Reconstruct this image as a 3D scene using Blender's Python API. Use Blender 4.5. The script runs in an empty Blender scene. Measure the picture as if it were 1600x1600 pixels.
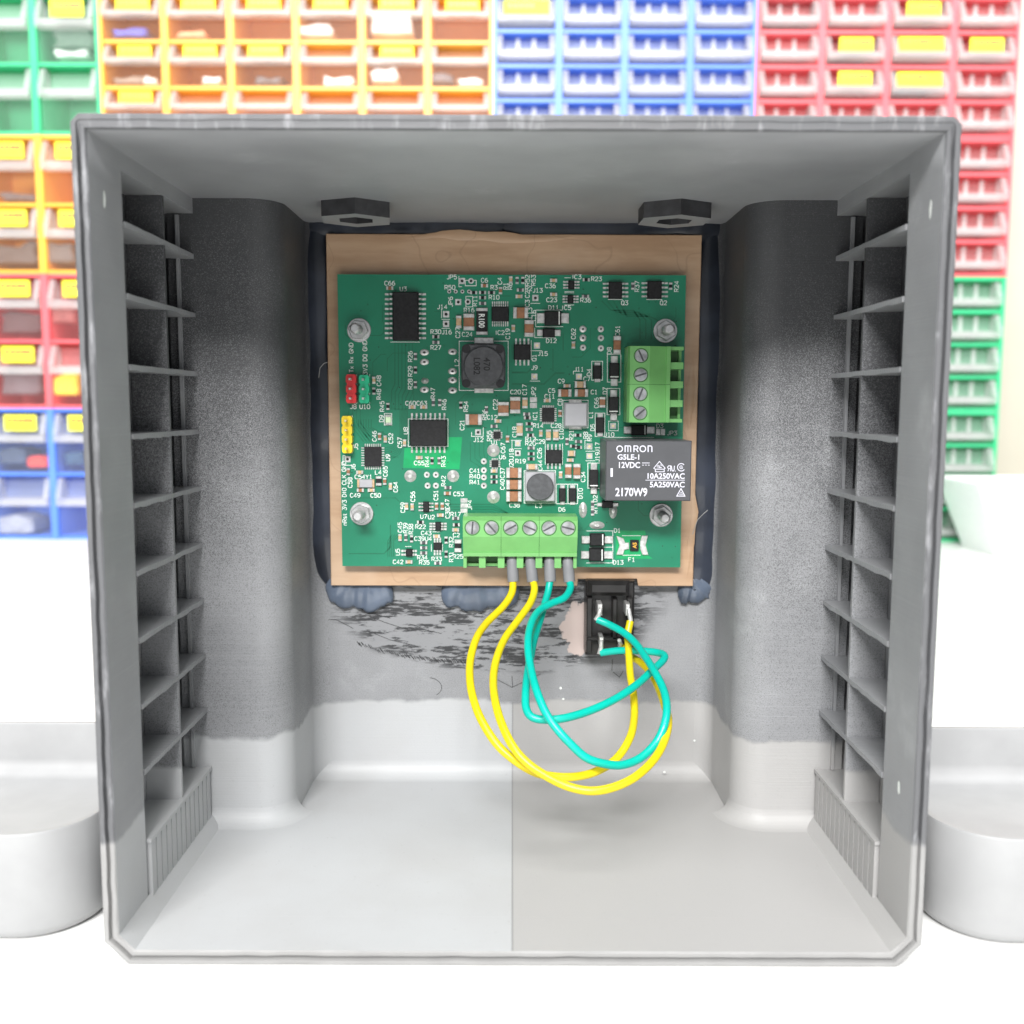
import bpy, bmesh, math, random
from mathutils import Vector, Matrix
random.seed(7)
S = 0.001                      # everything below is written in millimetres
scene = bpy.context.scene
COL = scene.collection
WORLD_POS = {}

# ------------------------------------------------------------------ camera
F, PITCH, ROLL, CAMZ = 1560.0, math.radians(6.1), math.radians(0.2), 117.6
CAM_M = Matrix.Rotation(math.pi/2 - PITCH, 3, 'X') @ Matrix.Rotation(ROLL, 3, 'Z')
def ray(px, py, Y):
    """point of the vertical plane at depth Y seen at photo pixel px,py (survey of the photo)"""
    d = CAM_M @ Vector(((px-800)/F, -(py-800)/F, -1))
    t = Y / d.y
    return (d.x*t, CAMZ + d.z*t)

# ------------------------------------------------------------------ mesh builder
class MB:
    def __init__(s): s.v = []; s.f = []
    def add(s, verts, faces, m=0):
        o = len(s.v); s.v += [tuple(p) for p in verts]
        s.f += [([o+i for i in fc], m) for fc in faces]; return s
    def box(s, x0, x1, y0, y1, z0, z1, m=0):
        v = [(x0,y0,z0),(x1,y0,z0),(x1,y1,z0),(x0,y1,z0),(x0,y0,z1),(x1,y0,z1),(x1,y1,z1),(x0,y1,z1)]
        return s.add(v, [(0,3,2,1),(4,5,6,7),(0,1,5,4),(1,2,6,5),(2,3,7,6),(3,0,4,7)], m)
    def cbox(s, x0, x1, y0, y1, z0, z1, c=.2, m=0):
        """box whose face towards -Y has a chamfered edge"""
        if x0 > x1: x0, x1 = x1, x0
        if z0 > z1: z0, z1 = z1, z0
        return s.rings([[(x0,y1,z0),(x1,y1,z0),(x1,y1,z1),(x0,y1,z1)],
                        [(x0,y0+c,z0),(x1,y0+c,z0),(x1,y0+c,z1),(x0,y0+c,z1)],
                        [(x0+c,y0,z0+c),(x1-c,y0,z0+c),(x1-c,y0,z1-c),(x0+c,y0,z1-c)]], m=m)
    def rings(s, rs, m=0, cap0=True, cap1=True, ms=None, closed=True):
        n = len(rs[0]); o = len(s.v)
        for r in rs: s.v += [tuple(p) for p in r]
        for k in range(len(rs)-1):
            for i in range(n if closed else n-1):
                j = (i+1) % n
                s.f.append(([o+k*n+i, o+k*n+j, o+(k+1)*n+j, o+(k+1)*n+i], ms[k] if ms else m))
        if cap0: s.f.append(([o+i for i in range(n)], m))
        if cap1: s.f.append(([o+(len(rs)-1)*n+i for i in range(n)], ms[-1] if ms else m))
        return s
    def prism_y(s, out, y0, y1, m=0, c=0):
        if not c: return s.rings([[(x,y0,z) for x,z in out], [(x,y1,z) for x,z in out]], m)
        cx = sum(p[0] for p in out)/len(out); cz = sum(p[1] for p in out)/len(out)
        def ins(x, z):
            l = math.hypot(x-cx, z-cz) or 1; k = (l-c)/l
            return cx+(x-cx)*k, cz+(z-cz)*k
        return s.rings([[(x,y1,z) for x,z in out], [(x,y0+c,z) for x,z in out],
                        [(ins(x,z)[0],y0,ins(x,z)[1]) for x,z in out]], m)
    def prism_z(s, out, z0, z1, m=0):
        return s.rings([[(x,y,z0) for x,y in out], [(x,y,z1) for x,y in out]], m)
    def prism_x(s, out, x0, x1, m=0):
        return s.rings([[(x0,y,z) for y,z in out], [(x1,y,z) for y,z in out]], m)
    def cyl_y(s, cx, cz, r, y0, y1, n=24, m=0, c=0, a0=0):
        return s.prism_y([(cx+r*math.cos(a0+2*math.pi*i/n), cz+r*math.sin(a0+2*math.pi*i/n)) for i in range(n)], y0, y1, m, c)
    def tube(s, path, r, n=12, m=0, flat=1.0):
        P = [Vector(p) for p in path]; rs = []; up = None
        for i, p in enumerate(P):
            t = (P[min(i+1,len(P)-1)] - P[max(i-1,0)]).normalized()
            if up is None:
                up = Vector((0,1,0)) if abs(t.y) < .9 else Vector((1,0,0))
            up = (up - t*up.dot(t)).normalized(); sd = t.cross(up)
            rr = r(i/(len(P)-1)) if callable(r) else r
            rs.append([p + up*math.cos(2*math.pi*k/n)*rr*flat + sd*math.sin(2*math.pi*k/n)*rr for k in range(n)])
        return s.rings(rs, m)
    def ribbon(s, pts, w, y, m=0, closed=False):
        n = len(pts)
        if n < 2: return s
        L = []; R = []
        for i, (x, z) in enumerate(pts):
            a = pts[i-1] if (i or closed) else pts[i]; b = pts[(i+1) % n] if (i < n-1 or closed) else pts[i]
            d1 = Vector((x-a[0], z-a[1])); d2 = Vector((b[0]-x, b[1]-z))
            if d1.length < 1e-9: d1 = d2
            if d2.length < 1e-9: d2 = d1
            d1.normalize(); d2.normalize()
            n1 = Vector((-d1.y, d1.x)); n2 = Vector((-d2.y, d2.x)); q = n1+n2
            if q.length < .2: q = n1.copy()
            q.normalize(); k = min(2.0, 1/max(.4, q.dot(n1)))*w/2
            L.append((x+q.x*k, y, z+q.y*k)); R.append((x-q.x*k, y, z-q.y*k))
        o = len(s.v); s.v += L + R
        for i in range(n if closed else n-1):
            j = (i+1) % n
            s.f.append(([o+i, o+j, o+n+j, o+n+i], m))
        return s
    def poly(s, pts, y, m=0):
        return s.add([(x,y,z) for x,z in pts], [tuple(range(len(pts)))], m)
    def disc(s, cx, cz, r, y, n=14, m=0, rz=None):
        return s.poly([(cx+r*math.cos(2*math.pi*i/n), cz+(rz or r)*math.sin(2*math.pi*i/n)) for i in range(n)], y, m)
    def ring(s, cx, cz, r0, r1, y, n=16, m=0, z0=None, z1=None):
        o = len(s.v)
        for i in range(n):
            a = 2*math.pi*i/n
            s.v.append((cx+r0*math.cos(a), y, cz+(z0 or r0)*math.sin(a))); s.v.append((cx+r1*math.cos(a), y, cz+(z1 or r1)*math.sin(a)))
        for i in range(n):
            j = (i+1) % n
            s.f.append(([o+2*i, o+2*j, o+2*j+1, o+2*i+1], m))
        return s
    def build(s, name, mats, parent=None, smooth=None, recalc=True):
        if not isinstance(mats, (list, tuple)): mats = [mats]
        lo = [min(p[k] for p in s.v) for k in range(3)]; hi = [max(p[k] for p in s.v) for k in range(3)]
        c = Vector([(a+b)/2 for a, b in zip(lo, hi)])
        me = bpy.data.meshes.new(name)
        me.from_pydata([tuple((Vector(p)-c)*S) for p in s.v], [], [f for f, _ in s.f])
        for m in mats: me.materials.append(m)
        for p, (_, mi) in zip(me.polygons, s.f): p.material_index = mi
        if recalc:
            bm = bmesh.new(); bm.from_mesh(me); bmesh.ops.recalc_face_normals(bm, faces=bm.faces); bm.to_mesh(me); bm.free()
        if smooth is not None:
            me.polygons.foreach_set('use_smooth', [True]*len(me.polygons))
            me.set_sharp_from_angle(angle=math.radians(smooth))
        o = bpy.data.objects.new(name, me); COL.objects.link(o)
        pw = Vector((0,0,0))
        if parent is not None:
            o.parent = parent; pw = WORLD_POS[parent]
        o.location = (c-pw)*S; WORLD_POS[o] = c
        return o

def thing(name, loc, label, cat, group=None):
    o = bpy.data.objects.new(name, None); o.empty_display_size = .01; COL.objects.link(o)
    o.location = Vector(loc)*S; WORLD_POS[o] = Vector(loc)
    return tag(o, label, cat, group)
def tag(o, label, cat, group=None):
    o['label'] = label; o['category'] = cat
    if group: o['group'] = group
    return o
def copy_tree(src, dx, parent=None):
    c = src.copy(); COL.objects.link(c)
    if parent is None: c.location = src.location + Vector(dx)*S
    else: c.parent = parent
    for ch in list(src.children): copy_tree(ch, dx, c)
    return c

def rrect(x0, x1, y0, y1, r, n=8):
    P = []
    for cx, cy, a0 in ((x1-r, y0+r, -90), (x1-r, y1-r, 0), (x0+r, y1-r, 90), (x0+r, y0+r, 180)):
        for k in range(n+1):
            a = math.radians(a0+90*k/n); P.append((cx+r*math.cos(a), cy+r*math.sin(a)))
    return P

# ------------------------------------------------------------------ materials
def nt(name):
    m = bpy.data.materials.new(name); m.use_nodes = True
    n = m.node_tree.nodes; l = m.node_tree.links
    return m, n, l, n['Principled BSDF']
def N(n, t, **k):
    x = n.new(t)
    for a, b in k.items():
        if a == 'inp':
            for i, v in b.items(): x.inputs[i].default_value = v
        else: setattr(x, a, b)
    return x
def math_n(n, l, op, a, b=None, c=None):
    x = N(n, 'ShaderNodeMath', operation=op)
    for i, v in enumerate((a, b, c)):
        if v is None: continue
        if isinstance(v, (int, float)): x.inputs[i].default_value = v
        else: l.new(v, x.inputs[i])
    return x.outputs[0]
def mixc(n, l, fac, a, b):
    x = N(n, 'ShaderNodeMix', data_type='RGBA')
    for i, v in ((0, fac), (6, a), (7, b)):
        if isinstance(v, (int, float)): x.inputs[i].default_value = v
        elif isinstance(v, tuple): x.inputs[i].default_value = (*v, 1) if len(v) == 3 else v
        else: l.new(v, x.inputs[i])
    return x.outputs[2]
def noise(n, l, vec, scale, detail=3, rough=.55, st=None):
    if st:
        mp = N(n, 'ShaderNodeMapping'); mp.inputs['Scale'].default_value = st; l.new(vec, mp.inputs['Vector']); vec = mp.outputs[0]
    x = N(n, 'ShaderNodeTexNoise'); x.inputs['Scale'].default_value = scale; x.inputs['Detail'].default_value = detail; x.inputs['Roughness'].default_value = rough
    l.new(vec, x.inputs['Vector']); return x.outputs[0]
def step(n, l, v, lo, hi):
    x = N(n, 'ShaderNodeMapRange'); x.clamp = True; x.interpolation_type = 'SMOOTHSTEP'
    l.new(v, x.inputs[0]); x.inputs[1].default_value = lo; x.inputs[2].default_value = hi; return x.outputs[0]
def bump(n, l, bsdf, h, strength=.3, dist=.0002):
    b = N(n, 'ShaderNodeBump'); b.inputs['Strength'].default_value = strength; b.inputs['Distance'].default_value = dist
    l.new(h, b.inputs['Height']); l.new(b.outputs[0], bsdf.inputs['Normal'])
def simple(name, col, rough=.5, metal=0, var=.12, nscale=300, bmp=.0, spec=.5, coat=0, trans=0):
    m, n, l, b = nt(name)
    pos = N(n, 'ShaderNodeNewGeometry').outputs['Position']
    nz = noise(n, l, pos, nscale, 4)
    f = step(n, l, nz, .3, .7)
    l.new(mixc(n, l, f, tuple(c*(1-var) for c in col), tuple(min(1, c*(1+var)) for c in col)), b.inputs['Base Color'])
    b.inputs['Roughness'].default_value = rough; b.inputs['Metallic'].default_value = metal
    b.inputs['Specular IOR Level'].default_value = spec; b.inputs['Coat Weight'].default_value = coat
    if bmp: bump(n, l, b, nz, bmp)
    if trans: b.inputs['Transmission Weight'].default_value = trans
    return m

def enclosure_material(name, scribble=False, ridged=False, shade_worn=False, speckled=False):
    m, n, l, b = nt(name)
    pos = N(n, 'ShaderNodeNewGeometry').outputs['Position']
    sx = N(n, 'ShaderNodeSeparateXYZ'); l.new(pos, sx.inputs[0]); X, Y, Z = sx.outputs
    edge = noise(n, l, pos, 90, 3)
    zz = math_n(n, l, 'ADD', Z, math_n(n, l, 'MULTIPLY', math_n(n, l, 'SUBTRACT', edge, .5), .006))
    painted = step(n, l, zz, .0260, .0278)
    big = noise(n, l, pos, 28, 4)
    fine = noise(n, l, pos, 900, 4, .7)
    layers = noise(n, l, pos, 1, 4, .75, st=(10, 10, 3200))
    paint = mixc(n, l, step(n, l, big, .3, .7), (.235,.24,.25), (.30,.305,.316))
    paint = mixc(n, l, math_n(n, l, 'MULTIPLY', step(n, l, layers, .45, .75), .35), paint, (.35,.355,.367))
    paint = mixc(n, l, math_n(n, l, 'MULTIPLY', step(n, l, fine, .70, .78), .5), paint, (.42,.43,.45))
    rub = noise(n, l, pos, 55, 5, .65)
    paint = mixc(n, l, math_n(n, l, 'MULTIPLY', step(n, l, rub, .58, .76), .45), paint, (.42,.43,.44))
    if shade_worn:  # darker base puts the rim's shade into the paint, with paler worn streaks
        st = noise(n, l, pos, 1, 4, .7, st=(260, 60, 60))
        paint = mixc(n, l, step(n, l, st, .52, .72), (.11,.112,.118), (.26,.263,.275))
    if speckled:   # separate black specks, denser towards the top
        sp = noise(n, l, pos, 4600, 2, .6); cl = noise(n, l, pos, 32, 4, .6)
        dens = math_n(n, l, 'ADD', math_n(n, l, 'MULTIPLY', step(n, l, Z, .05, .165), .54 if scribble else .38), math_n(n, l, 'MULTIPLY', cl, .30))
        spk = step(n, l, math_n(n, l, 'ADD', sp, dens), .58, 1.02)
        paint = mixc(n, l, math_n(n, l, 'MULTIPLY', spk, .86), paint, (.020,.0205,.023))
    left = math_n(n, l, 'LESS_THAN', X, .0004)
    pl = mixc(n, l, left, (.39,.385,.38), (.455,.465,.475))
    pl = mixc(n, l, math_n(n, l, 'MULTIPLY', step(n, l, big, .35, .75), .4), pl, (.375,.37,.365))
    pl = mixc(n, l, math_n(n, l, 'MULTIPLY', step(n, l, fine, .62, .74), .35), pl, (.30,.297,.29))
    seam = math_n(n, l, 'LESS_THAN', math_n(n, l, 'ABSOLUTE', math_n(n, l, 'SUBTRACT', X, .0004)), .00022)
    pl = mixc(n, l, math_n(n, l, 'MULTIPLY', seam, .6), pl, (.2,.2,.2))
    if shade_worn: pl = mixc(n, l, noise(n, l, pos, 120, 4), (.24,.238,.235), (.32,.318,.315))  # bare rim plastic darkened as well, shade put into its colour
    if scribble:
        ex = math_n(n, l, 'DIVIDE', math_n(n, l, 'SUBTRACT', X, -.004), .054)
        ez = math_n(n, l, 'DIVIDE', math_n(n, l, 'SUBTRACT', Z, .056), .021)
        rr = math_n(n, l, 'ADD', math_n(n, l, 'MULTIPLY', ex, ex), math_n(n, l, 'MULTIPLY', ez, ez))
        rr = math_n(n, l, 'ADD', rr, math_n(n, l, 'MULTIPLY', math_n(n, l, 'SUBTRACT', big, .5), .8))
        reg = math_n(n, l, 'SUBTRACT', 1, step(n, l, rr, .75, 1.05))
        sc = noise(n, l, pos, 1, 6, .68, st=(75, 75, 420))
        dark = math_n(n, l, 'MULTIPLY', reg, step(n, l, sc, .485, .525))
        hat = noise(n, l, pos, 1, 3, .6, st=(220, 220, 1500))
        dark = math_n(n, l, 'MULTIPLY', dark, math_n(n, l, 'ADD', .25, math_n(n, l, 'MULTIPLY', step(n, l, hat, .38, .50), .75)))
        paint = mixc(n, l, math_n(n, l, 'MULTIPLY', reg, .7), paint, (.23,.235,.245))
        paint = mixc(n, l, dark, paint, (.03,.031,.034))
        # pale pink filler beside the socket
        fx = math_n(n, l, 'DIVIDE', math_n(n, l, 'SUBTRACT', X, .0215), .0062)
        fz = math_n(n, l, 'DIVIDE', math_n(n, l, 'SUBTRACT', Z, .0495), .0085)
        fr = math_n(n, l, 'ADD', math_n(n, l, 'MULTIPLY', fx, fx), math_n(n, l, 'MULTIPLY', fz, fz))
        fr = math_n(n, l, 'ADD', fr, math_n(n, l, 'MULTIPLY', math_n(n, l, 'SUBTRACT', noise(n, l, pos, 250, 4), .5), 2.2))
        paint = mixc(n, l, math_n(n, l, 'SUBTRACT', 1, step(n, l, fr, .85, 1.0)), paint, (.50,.41,.38))
    l.new(mixc(n, l, painted, pl, paint), b.inputs['Base Color'])
    b.inputs['Roughness'].default_value = .48
    h = math_n(n, l, 'ADD', math_n(n, l, 'MULTIPLY', layers, 1.0), math_n(n, l, 'MULTIPLY', fine, .5))
    if ridged:
        w = math_n(n, l, 'SINE', math_n(n, l, 'MULTIPLY', Y, 2*math.pi/.0011))
        h = math_n(n, l, 'ADD', h, math_n(n, l, 'MULTIPLY', w, .8))
    h = math_n(n, l, 'ADD', h, math_n(n, l, 'MULTIPLY', painted, 1.2))
    bump(n, l, b, h, .35, .00025)
    return m

M = {}
M['shell'] = enclosure_material('printed_grey_plastic')
M['speckled'] = enclosure_material('speckled_plastic', speckled=True)
M['back'] = enclosure_material('printed_back_wall', scribble=True, speckled=True)
M['rim'] = enclosure_material('shaded_worn_rim', shade_worn=True)
M['boss'] = simple('shaded_boss_sides', (.035,.035,.038), .5, var=.3, bmp=.1)  # shade of the boss sides put into the colour; undersides keep the shell
M['fin'] = enclosure_material('printed_fin', ridged=True)
def table_mat():
    m, n, l, b = nt('white_table_top')
    pos = N(n, 'ShaderNodeNewGeometry').outputs['Position']
    l.new(mixc(n, l, noise(n, l, pos, 12, 4), (.80,.80,.78), (.86,.86,.85)), b.inputs['Base Color'])
    b.inputs['Roughness'].default_value = .35
    bump(n, l, b, noise(n, l, pos, 600, 2), .05)
    return m
M['table'] = table_mat()
M['wall'] = simple('beige_wall', (.62,.58,.49), .8, var=.05, nscale=8, bmp=.1)
M['tray'] = simple('white_printed_tray', (.33,.333,.337), .5, var=.05, nscale=60, bmp=.06)
M['white_box'] = simple('white_container', (.86,.86,.85), .5, var=.03)
def board_mat():
    m, n, l, b = nt('brown_fibre_board')
    pos = N(n, 'ShaderNodeNewGeometry').outputs['Position']
    g = noise(n, l, pos, 1, 5, .6, st=(40, 40, 260))
    big = noise(n, l, pos, 45, 3)
    c = mixc(n, l, step(n, l, g, .35, .68), (.40,.25,.145), (.49,.325,.20))
    c = mixc(n, l, math_n(n, l, 'MULTIPLY', step(n, l, big, .45, .7), .5), c, (.54,.385,.26))
    iso = math_n(n, l, 'ABSOLUTE', math_n(n, l, 'SUBTRACT', noise(n, l, pos, 38, 2), .44))
    c = mixc(n, l, math_n(n, l, 'MULTIPLY', math_n(n, l, 'SUBTRACT', 1, step(n, l, iso, .0015, .006)), .22), c, (.2,.11,.06))
    l.new(c, b.inputs['Base Color'])
    l.new(step(n, l, big, .2, .8), b.inputs['Coat Weight'])
    b.inputs['Roughness'].default_value = .5; b.inputs['Coat Roughness'].default_value = .25
    bump(n, l, b, math_n(n, l, 'ADD', noise(n, l, pos, 60, 3), math_n(n, l, 'MULTIPLY', g, .15)), .25, .0006)
    return m
M['board'] = board_mat()
def pcb_mat():
    m, n, l, b = nt('green_solder_mask')
    pos = N(n, 'ShaderNodeNewGeometry').outputs['Position']
    big = noise(n, l, pos, 40, 3)
    c = mixc(n, l, step(n, l, big, .3, .7), (.004,.158,.082), (.006,.21,.113))
    br = N(n, 'ShaderNodeTexVoronoi', feature='DISTANCE_TO_EDGE'); br.inputs['Scale'].default_value = 260
    l.new(pos, br.inputs['Vector'])
    c = mixc(n, l, math_n(n, l, 'MULTIPLY', math_n(n, l, 'LESS_THAN', br.outputs['Distance'], .035), .22), c, (.003,.17,.085))
    l.new(c, b.inputs['Base Color']); b.inputs['Roughness'].default_value = .38
    bump(n, l, b, noise(n, l, pos, 220, 3), .08)
    return m
M['pcb'] = pcb_mat()
M['pcb_edge'] = simple('pale_laminate_edge', (.28,.33,.16), .6)
M['bare'] = simple('bare_green_laminate', (.0,.31,.10), .35, var=.1)
M['trace'] = simple('covered_copper_trace', (.003,.13,.065), .35, var=.1)
M['silk'] = simple('white_silkscreen', (.78,.81,.78), .6, var=.03)
M['tin'] = simple('tinned_solder', (.62,.615,.60), .30, metal=.5, var=.2, nscale=900, bmp=.25)
M['gold'] = simple('gold_plate', (.86,.72,.45), .3, metal=.5, var=.1)
M['steel'] = simple('zinc_steel', (.60,.60,.60), .27, metal=.6, var=.12, nscale=500, bmp=.12)
M['screw'] = simple('dull_screw_steel', (.36,.37,.38), .33, metal=.5, var=.35, nscale=420, bmp=.3)
M['chip'] = simple('black_epoxy', (.016,.016,.017), .45, var=.25, nscale=1500, bmp=.06, spec=.25)
M['dark_hole'] = simple('dark_hole', (.015,.02,.016), .7)
M['brown'] = simple('brown_ceramic', (.30,.135,.065), .4, var=.15, nscale=900)
M['tan'] = simple('tan_ceramic', (.52,.36,.21), .4, var=.15, nscale=900)
M['ferrite'] = simple('grey_ferrite', (.068,.070,.076), .5, var=.2, nscale=800, bmp=.1)
M['ferrite_dark'] = simple('dark_ferrite', (.035,.036,.04), .5, var=.2, nscale=800, bmp=.1)
M['silver_plastic'] = simple('silver_block', (.40,.40,.42), .4, metal=.2, var=.04, nscale=300)
M['relay'] = simple('dark_grey_relay_plastic', (.075,.077,.084), .42, var=.05, nscale=200, bmp=.03)
M['ink'] = simple('pale_relay_ink', (.66,.66,.74), .6, var=.05)
M['ink_dark'] = simple('black_ink', (.012,.012,.014), .6)
M['ink_gold'] = simple('orange_fuse_ink', (.8,.42,.05), .6)
M['term'] = simple('green_terminal_plastic', (.165,.43,.135), .35, var=.06, nscale=150)
M['term_dark'] = simple('green_terminal_recess', (.035,.13,.03), .5, var=.1)
M['red'] = simple('red_header_plastic', (.70,.035,.04), .35)
M['hgreen'] = simple('green_header_plastic', (.02,.50,.26), .35)
M['yellow_p'] = simple('yellow_header_plastic', (.85,.62,.02), .35)
M['led'] = simple('clear_led', (.60,.78,.52), .25)
M['wire_y'] = simple('yellow_wire_insulation', (.74,.585,.008), .33, var=.05, nscale=120)
M['wire_t'] = simple('teal_wire_insulation', (.0,.46,.365), .33, var=.05, nscale=120)
M['wire_print'] = simple('pale_wire_print', (.35,.72,.66), .5)
M['ferrule'] = simple('grey_ferrule_plastic', (.21,.213,.225), .5, var=.06, spec=.3)
M['black'] = simple('black_socket_plastic', (.013,.012,.012), .35, var=.3, nscale=200, bmp=.05)
M['glue_d'] = simple('dark_glue', (.022,.027,.040), .3, var=.4, nscale=60, coat=.3)
M['glue_l'] = simple('milky_blue_glue', (.095,.12,.165), .25, var=.35, nscale=50, coat=.4)
M['strand'] = simple('clear_glue_string', (.30,.30,.29), .25)
def frosted(name, col, fac):
    m, n, l, b = nt(name)
    pos = N(n, 'ShaderNodeNewGeometry').outputs['Position']
    l.new(mixc(n, l, noise(n, l, pos, 40, 3), tuple(c*.9 for c in col), col), b.inputs['Base Color'])
    b.inputs['Roughness'].default_value = .3
    t = N(n, 'ShaderNodeBsdfTransparent'); mx = N(n, 'ShaderNodeMixShader'); mx.inputs[0].default_value = fac
    l.new(t.outputs[0], mx.inputs[1]); l.new(b.outputs[0], mx.inputs[2]); l.new(mx.outputs[0], n['Material Output'].inputs[0])
    return m
M['clear'] = frosted('frosted_clear_plastic', (.85,.85,.85), .07)
M['lip'] = frosted('cloudy_clear_plastic', (.9,.9,.89), .30)
for k, c in (('green',(.55,.88,.68)), ('orange',(1,.55,.36)), ('red',(.97,.42,.42)), ('blue',(.66,.74,.97))):
    M['clear_'+k] = frosted(k+'_tinted_clear_plastic', c, .06); M['recess_'+k] = frosted(k+'_tinted_recess_plastic', c, .34)
M['label'] = simple('yellow_label', (.90,.88,.05), .6, var=.04)
CABC = {'green': (.05,.54,.24), 'orange': (.95,.47,.06), 'red': (.84,.14,.16), 'blue': (.11,.25,.84)}
for k, c in CABC.items(): M['cab_'+k] = simple(k+'_cabinet_plastic', c, .4, var=.05, nscale=30)

# ------------------------------------------------------------------ lettering
_fc = bpy.data.curves.new('lettering_source', 'FONT'); _fo = bpy.data.objects.new('lettering_source', _fc); COL.objects.link(_fo)
_fc.resolution_u = 3; _fc.offset = .022
GL = {}
def glyph(ch):
    if ch in GL: return GL[ch]
    def get(t):
        _fc.body = t; bpy.context.view_layer.update()
        e = _fo.evaluated_get(bpy.context.evaluated_depsgraph_get()); me = e.to_mesh()
        v = [(p.co.x, p.co.y) for p in me.vertices]; f = [tuple(p.vertices) for p in me.polygons]
        e.to_mesh_clear(); return v, f
    v, f = get(ch)
    v2, _ = get('|' + ch + '|'); v0, _ = get('||')
    w = lambda q: max(a for a, _ in q) - min(a for a, _ in q)
    GL[ch] = (v, f, w(v2) - w(v0)); return GL[ch]
def text(mb, s, px=None, py=None, cap=1.2, rot=0, h=.06, m=0, at=None, Y0=292., sx=.95, align='c', y=None, px_w=None):
    """flat lettering on a plane facing the camera side; rot in degrees counter-clockwise"""
    k = cap/.73; pen = 0; vs = []; fs = []
    for ch in s:
        if ch == ' ': pen += .32; continue
        v, f, adv = glyph(ch); o = len(vs)
        vs += [((x+pen), yy) for x, yy in v]; fs += [tuple(o+i for i in q) for q in f]; pen += adv
    yy = y if y is not None else Y0-h
    cx, cz = at if at else ray(px, py, yy)
    kx = k*sx
    if px_w: kx = px_w/pen
    ox = {'c': pen/2, 'l': 0, 'r': pen}[align]; a = math.radians(rot); ca, sa = math.cos(a), math.sin(a)
    out = []
    for x, q in vs:
        x = (x-ox)*kx; q = (q-.365)*k
        out.append((cx + x*ca - q*sa, yy, cz + x*sa + q*ca))
    mb.add(out, fs, m)

_o = [(1,0),(3,0),(4,1.2),(4,4.8),(3,6),(1,6),(0,4.8),(0,1.2),(1,0)]
_six = [(3.4,6),(1.4,5.6),(.2,4),(0,2),(.3,.8),(1.2,0),(2.9,0),(4,1),(4,2.6),(3,3.5),(1,3.5),(.1,2.6)]
_P = [(0,0),(0,6),(3,6),(4,5.1),(4,3.7),(3,2.8),(0,2.8)]
_C = [(4,5),(3,6),(1.2,6),(0,4.6),(0,1.4),(1.2,0),(3,0),(4,1)]
SF = {'0':[_o],'1':[[(.6,4.8),(2,6),(2,0)],[(.6,0),(3.4,0)]],'2':[[(0,5),(1,6),(3,6),(4,5),(4,3.8),(0,0),(4,0)]],'3':[[(0,6),(4,6),(2,3.6),(3,3.6),(4,2.7),(4,1),(3,0),(1,0),(0,.9)]],
 '4':[[(3,0),(3,6),(0,1.8),(4.2,1.8)]],'5':[[(3.8,6),(.4,6),(.2,3.4),(1,3.8),(3,3.8),(4,2.8),(4,1),(3,0),(1,0),(0,.8)]],'6':[_six],'7':[[(0,6),(4,6),(1.4,0)]],
 '8':[[(1,3.3),(0,4.2),(0,5.2),(1,6),(3,6),(4,5.2),(4,4.2),(3,3.3),(1,3.3),(0,2.3),(0,.9),(1,0),(3,0),(4,.9),(4,2.3),(3,3.3)]],'9':[[(4-x,6-y) for x,y in _six]],
 'C':[_C],'U':[[(0,6),(0,1.2),(1,0),(3,0),(4,1.2),(4,6)]],'J':[[(3,6),(3,1),(2,0),(.8,0),(0,.8)]],'P':[_P],'R':[_P,[(1.8,2.8),(4,0)]],'I':[[(1,0),(1,6)]],'L':[[(0,6),(0,0),(3.6,0)]],
 'D':[[(0,0),(0,6),(2.2,6),(4,4.4),(4,1.6),(2.2,0),(0,0)]],'Q':[_o,[(2.4,1.6),(4.2,-.6)]],'O':[_o],'F':[[(0,0),(0,6),(3.8,6)],[(0,3.2),(3,3.2)]],'Y':[[(0,6),(2,3),(4,6)],[(2,3),(2,0)]],
 'T':[[(0,6),(4,6)],[(2,6),(2,0)]],'G':[_C+[(4,3),(2.4,3)]],'N':[[(0,0),(0,6),(4,0),(4,6)]],'K':[[(0,0),(0,6)],[(4,6),(0,2.4)],[(1.3,3.4),(4,0)]],'V':[[(0,6),(2,0),(4,6)]],
 'x':[[(0,4),(3.2,0)],[(0,0),(3.2,4)]],'n':[[(0,0),(0,4)],[(0,3),(1,4),(2.4,4),(3.2,3),(3.2,0)]],'s':[[(3,3.6),(2.2,4),(.6,4),(0,3.2),(.6,2.2),(2.6,1.8),(3.1,.9),(2.4,0),(.6,0),(0,.4)]],
 't':[[(1,5.4),(1,.8),(1.8,0),(2.8,0)],[(0,4),(2.6,4)]]}
SW = {'I':2.0,'J':3.2,'x':3.2,'n':3.2,'s':3.2,'t':2.8,'L':3.6}
def stroke_text(mb, s, px, py, cap=1.2, rot=0, h=.06, w=.19, m=0):
    """plotted lettering of even stroke width, as on a circuit board"""
    k = cap/6; W = sum((SW.get(c, 4)+1.5 if c != ' ' else 4) for c in s)-1.5
    cx, cz = P(px, py, h); a = math.radians(rot); ca, sa = math.cos(a), math.sin(a); pen = -W/2
    for c in s:
        if c == ' ': pen += 4; continue
        for st in SF[c]:
            mb.ribbon([(cx+((x+pen)*ca-(y-3)*sa)*k, cz+((x+pen)*sa+(y-3)*ca)*k) for x, y in st], w, YP-h, m)
        pen += SW.get(c, 4)+1.5

# ------------------------------------------------------------------ the setting
o = MB().box(-900, 900, -250, 1012, -22, 0).build('table', M['table']); o['kind'] = 'structure'
o = MB().box(-1600, 1600, 1016, 1040, -700, 1500).build('wall', M['wall']); o['kind'] = 'structure'

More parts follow.
